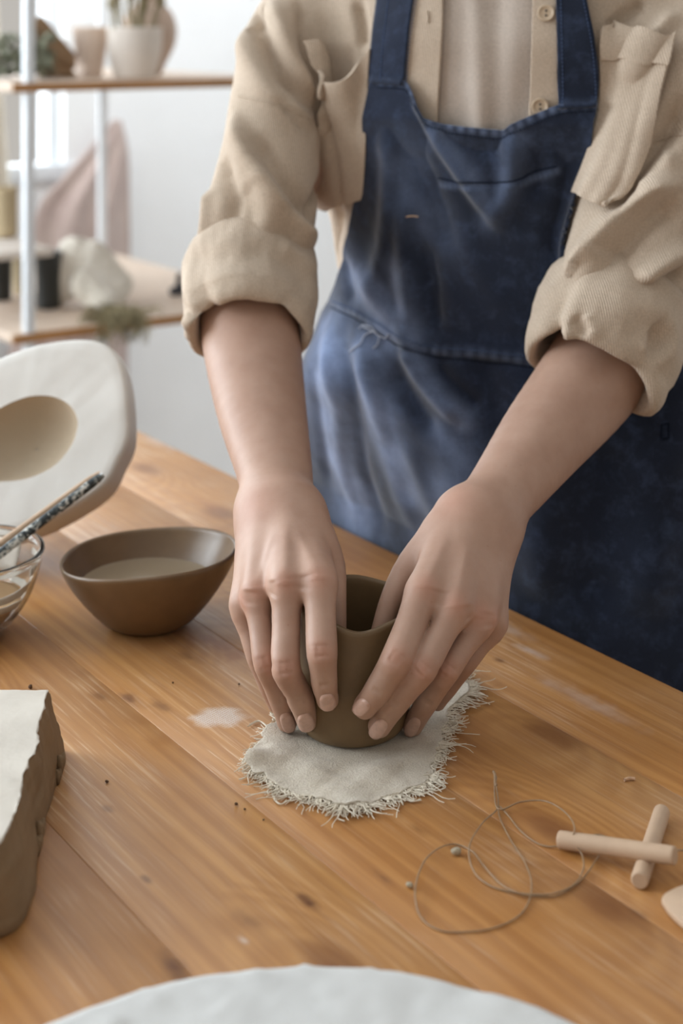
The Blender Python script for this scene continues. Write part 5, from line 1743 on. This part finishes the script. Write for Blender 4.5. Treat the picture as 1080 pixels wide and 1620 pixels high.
# window light and wear painted into the colour: left side, fold ridges, hem, seams
def fade_and_light_field():
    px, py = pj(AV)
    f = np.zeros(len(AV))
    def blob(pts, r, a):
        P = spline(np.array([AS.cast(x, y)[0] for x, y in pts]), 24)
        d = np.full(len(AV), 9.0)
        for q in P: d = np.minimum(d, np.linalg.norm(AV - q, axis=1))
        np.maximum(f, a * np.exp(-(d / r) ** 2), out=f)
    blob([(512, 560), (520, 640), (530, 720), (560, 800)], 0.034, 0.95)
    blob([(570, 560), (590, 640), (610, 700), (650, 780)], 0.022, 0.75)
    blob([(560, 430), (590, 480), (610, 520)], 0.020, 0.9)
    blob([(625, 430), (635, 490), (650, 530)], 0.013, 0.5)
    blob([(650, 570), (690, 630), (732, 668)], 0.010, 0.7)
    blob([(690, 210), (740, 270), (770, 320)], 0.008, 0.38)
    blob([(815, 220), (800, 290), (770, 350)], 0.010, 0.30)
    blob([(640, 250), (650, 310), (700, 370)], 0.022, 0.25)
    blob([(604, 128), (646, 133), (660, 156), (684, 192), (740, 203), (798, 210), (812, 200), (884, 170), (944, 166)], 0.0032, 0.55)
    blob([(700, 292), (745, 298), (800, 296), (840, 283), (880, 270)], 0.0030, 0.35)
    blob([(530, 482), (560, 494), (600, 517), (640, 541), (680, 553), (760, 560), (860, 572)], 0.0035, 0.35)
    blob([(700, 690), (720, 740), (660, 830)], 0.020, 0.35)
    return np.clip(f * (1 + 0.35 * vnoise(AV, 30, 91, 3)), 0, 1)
_at = apron.data.attributes.new('fade_and_light', 'FLOAT', 'POINT')
_at.data.foreach_set('value', fade_and_light_field().astype(np.float32))
# straps lie on the shirt and meet the bib
def strap(left, right):
    V = patch(SS, left, right, 18, 46, 0.011)
    V = smooth_grid(V, 4)
    for j in range(V.shape[1]):
        q = max(0, (j / (V.shape[1] - 1) - 0.7) / 0.3)
        for i in range(V.shape[0]):
            x, y = pj(V[i, j])
            p, n = AS.hit(x, y)
            if p is not None and q > 0:
                V[i, j] = V[i, j] * (1 - q) + (p + (n if n[1] < 0 else -n) * 0.0028) * q
    o = mesh('apron_strap', V.reshape(-1, 3), grid_faces(18, 46), M['denim'], person)
    solid(o, 0.0022, 0.0)
    St = Surf(V.reshape(-1, 3), grid_faces(18, 46))
    for e in (left, right):
        s = 1 if e is left else -1
        seam('stitching', St, [(x + s * 6, y) for x, y in e][:], 0.00035, M['stitch'], 0.0014, 60, o, dash=0.0030)
    return o
strap([(618, -130), (612, -25), (602, 60), (596, 128)], [(674, -130), (668, -25), (656, 60), (649, 133)])
strap([(874, -130), (880, -25), (883, 80), (885, 168)], [(919, -130), (925, -25), (943, 80), (950, 168)])
seam('hem_stitching', AS, [(600, 138), (644, 142), (658, 168), (682, 201), (740, 212), (797, 218), (812, 209), (884, 180), (944, 175)], 0.0004, M['darkstitch'], 0.0024, 160, apron, dash=0.003)
seam('facing_seam', AS, [(696, 280), (745, 288), (800, 287), (840, 274), (880, 262)], 0.0005, M['darkstitch'], 0.0022, 90, apron)
seam('waist_stitching', AS, [(527, 486), (560, 500), (600, 524), (640, 548), (680, 561), (760, 568), (845, 578)], 0.0005, M['darkstitch'], 0.0024, 120, apron, dash=0.003)
seam('waist_stitching', AS, [(529, 476), (560, 489), (600, 512), (640, 536), (680, 549), (760, 556), (860, 568)], 0.0004, M['stitch'], 0.0022, 120, apron, dash=0.003)
for pts in ([(575, 518), (590, 524), (600, 528), (612, 533), (618, 528)], [(595, 525), (580, 532), (574, 545), (565, 552), (558, 556)], [(600, 526), (590, 515), (578, 516), (572, 522)], [(604, 528), (600, 545), (592, 552)]):
    seam('loose_thread', AS, pts, 0.0006, M['thread'], 0.0030, 24, apron)
seam('paint_fleck', AS, [(642, 343), (650, 341), (662, 342)], 0.0007, M['dowel'], 0.0016, 8, apron)
for pts in ([(1046, 672), (1046, 696)], [(1057, 670), (1057, 694)], [(1046, 672), (1057, 670)], [(1046, 696), (1057, 694)]):
    seam('bar_tack', AS, pts, 0.0007, M['darkstitch'], 0.0022, 8, apron)
cloth_seam = seam('shoulder_seam', SS, [(378, 152), (430, 164), (480, 184), (508, 200)], 0.0006, M['shirt'], 0.0003, 50)
cloth_seam = seam('shoulder_seam', SS, [(1080, 214), (1050, 218), (1012, 232)], 0.0006, M['shirt'], 0.0003, 40)

# trousers and shoes, hidden by the table and the apron
for sg in (-1, 1):
    hip = BC0 + BW * 0.085 * sg + np.array([0, 0, 0.80]) - BN * 0.01
    kn_ = hip * [1, 1, 0] + BN * 0.0 + np.array([0, 0, 0.45]); an = hip * [1, 1, 0] - BN * 0.02 + np.array([0, 0, 0.09])
    V, Q = nets(('u', 0.02, [cone(hip, kn_, 0.085, 0.066), cone(kn_, an, 0.066, 0.055)]), hip * [1, 1, 0] - 0.13 + [0, 0, 0.13], hip + 0.13, 0.009, B=10)
    d3 = (V - EDGE) @ TV; k3 = d3 < 0.010; V[k3] += TV * (0.010 - d3[k3])[:, None]
    mesh('trouser_leg', V, Q, M['denim'], person)
    V, Q = nets(('u', 0.03, [cone(an + [0, 0, -.045], an + BN * 0.14 + [0, 0, -.055], 0.040, 0.034), cone(an + [0, 0, -.045], an + [0, 0, .01], .038, .036)]), an - [.12, .24, .12], an + [.12, .12, .08], 0.006, B=10)
    V[:, 2] = np.maximum(V[:, 2], 0.001); V = V + TV * 0.08
    mesh('shoe', V, Q, M['darkbit'], person)
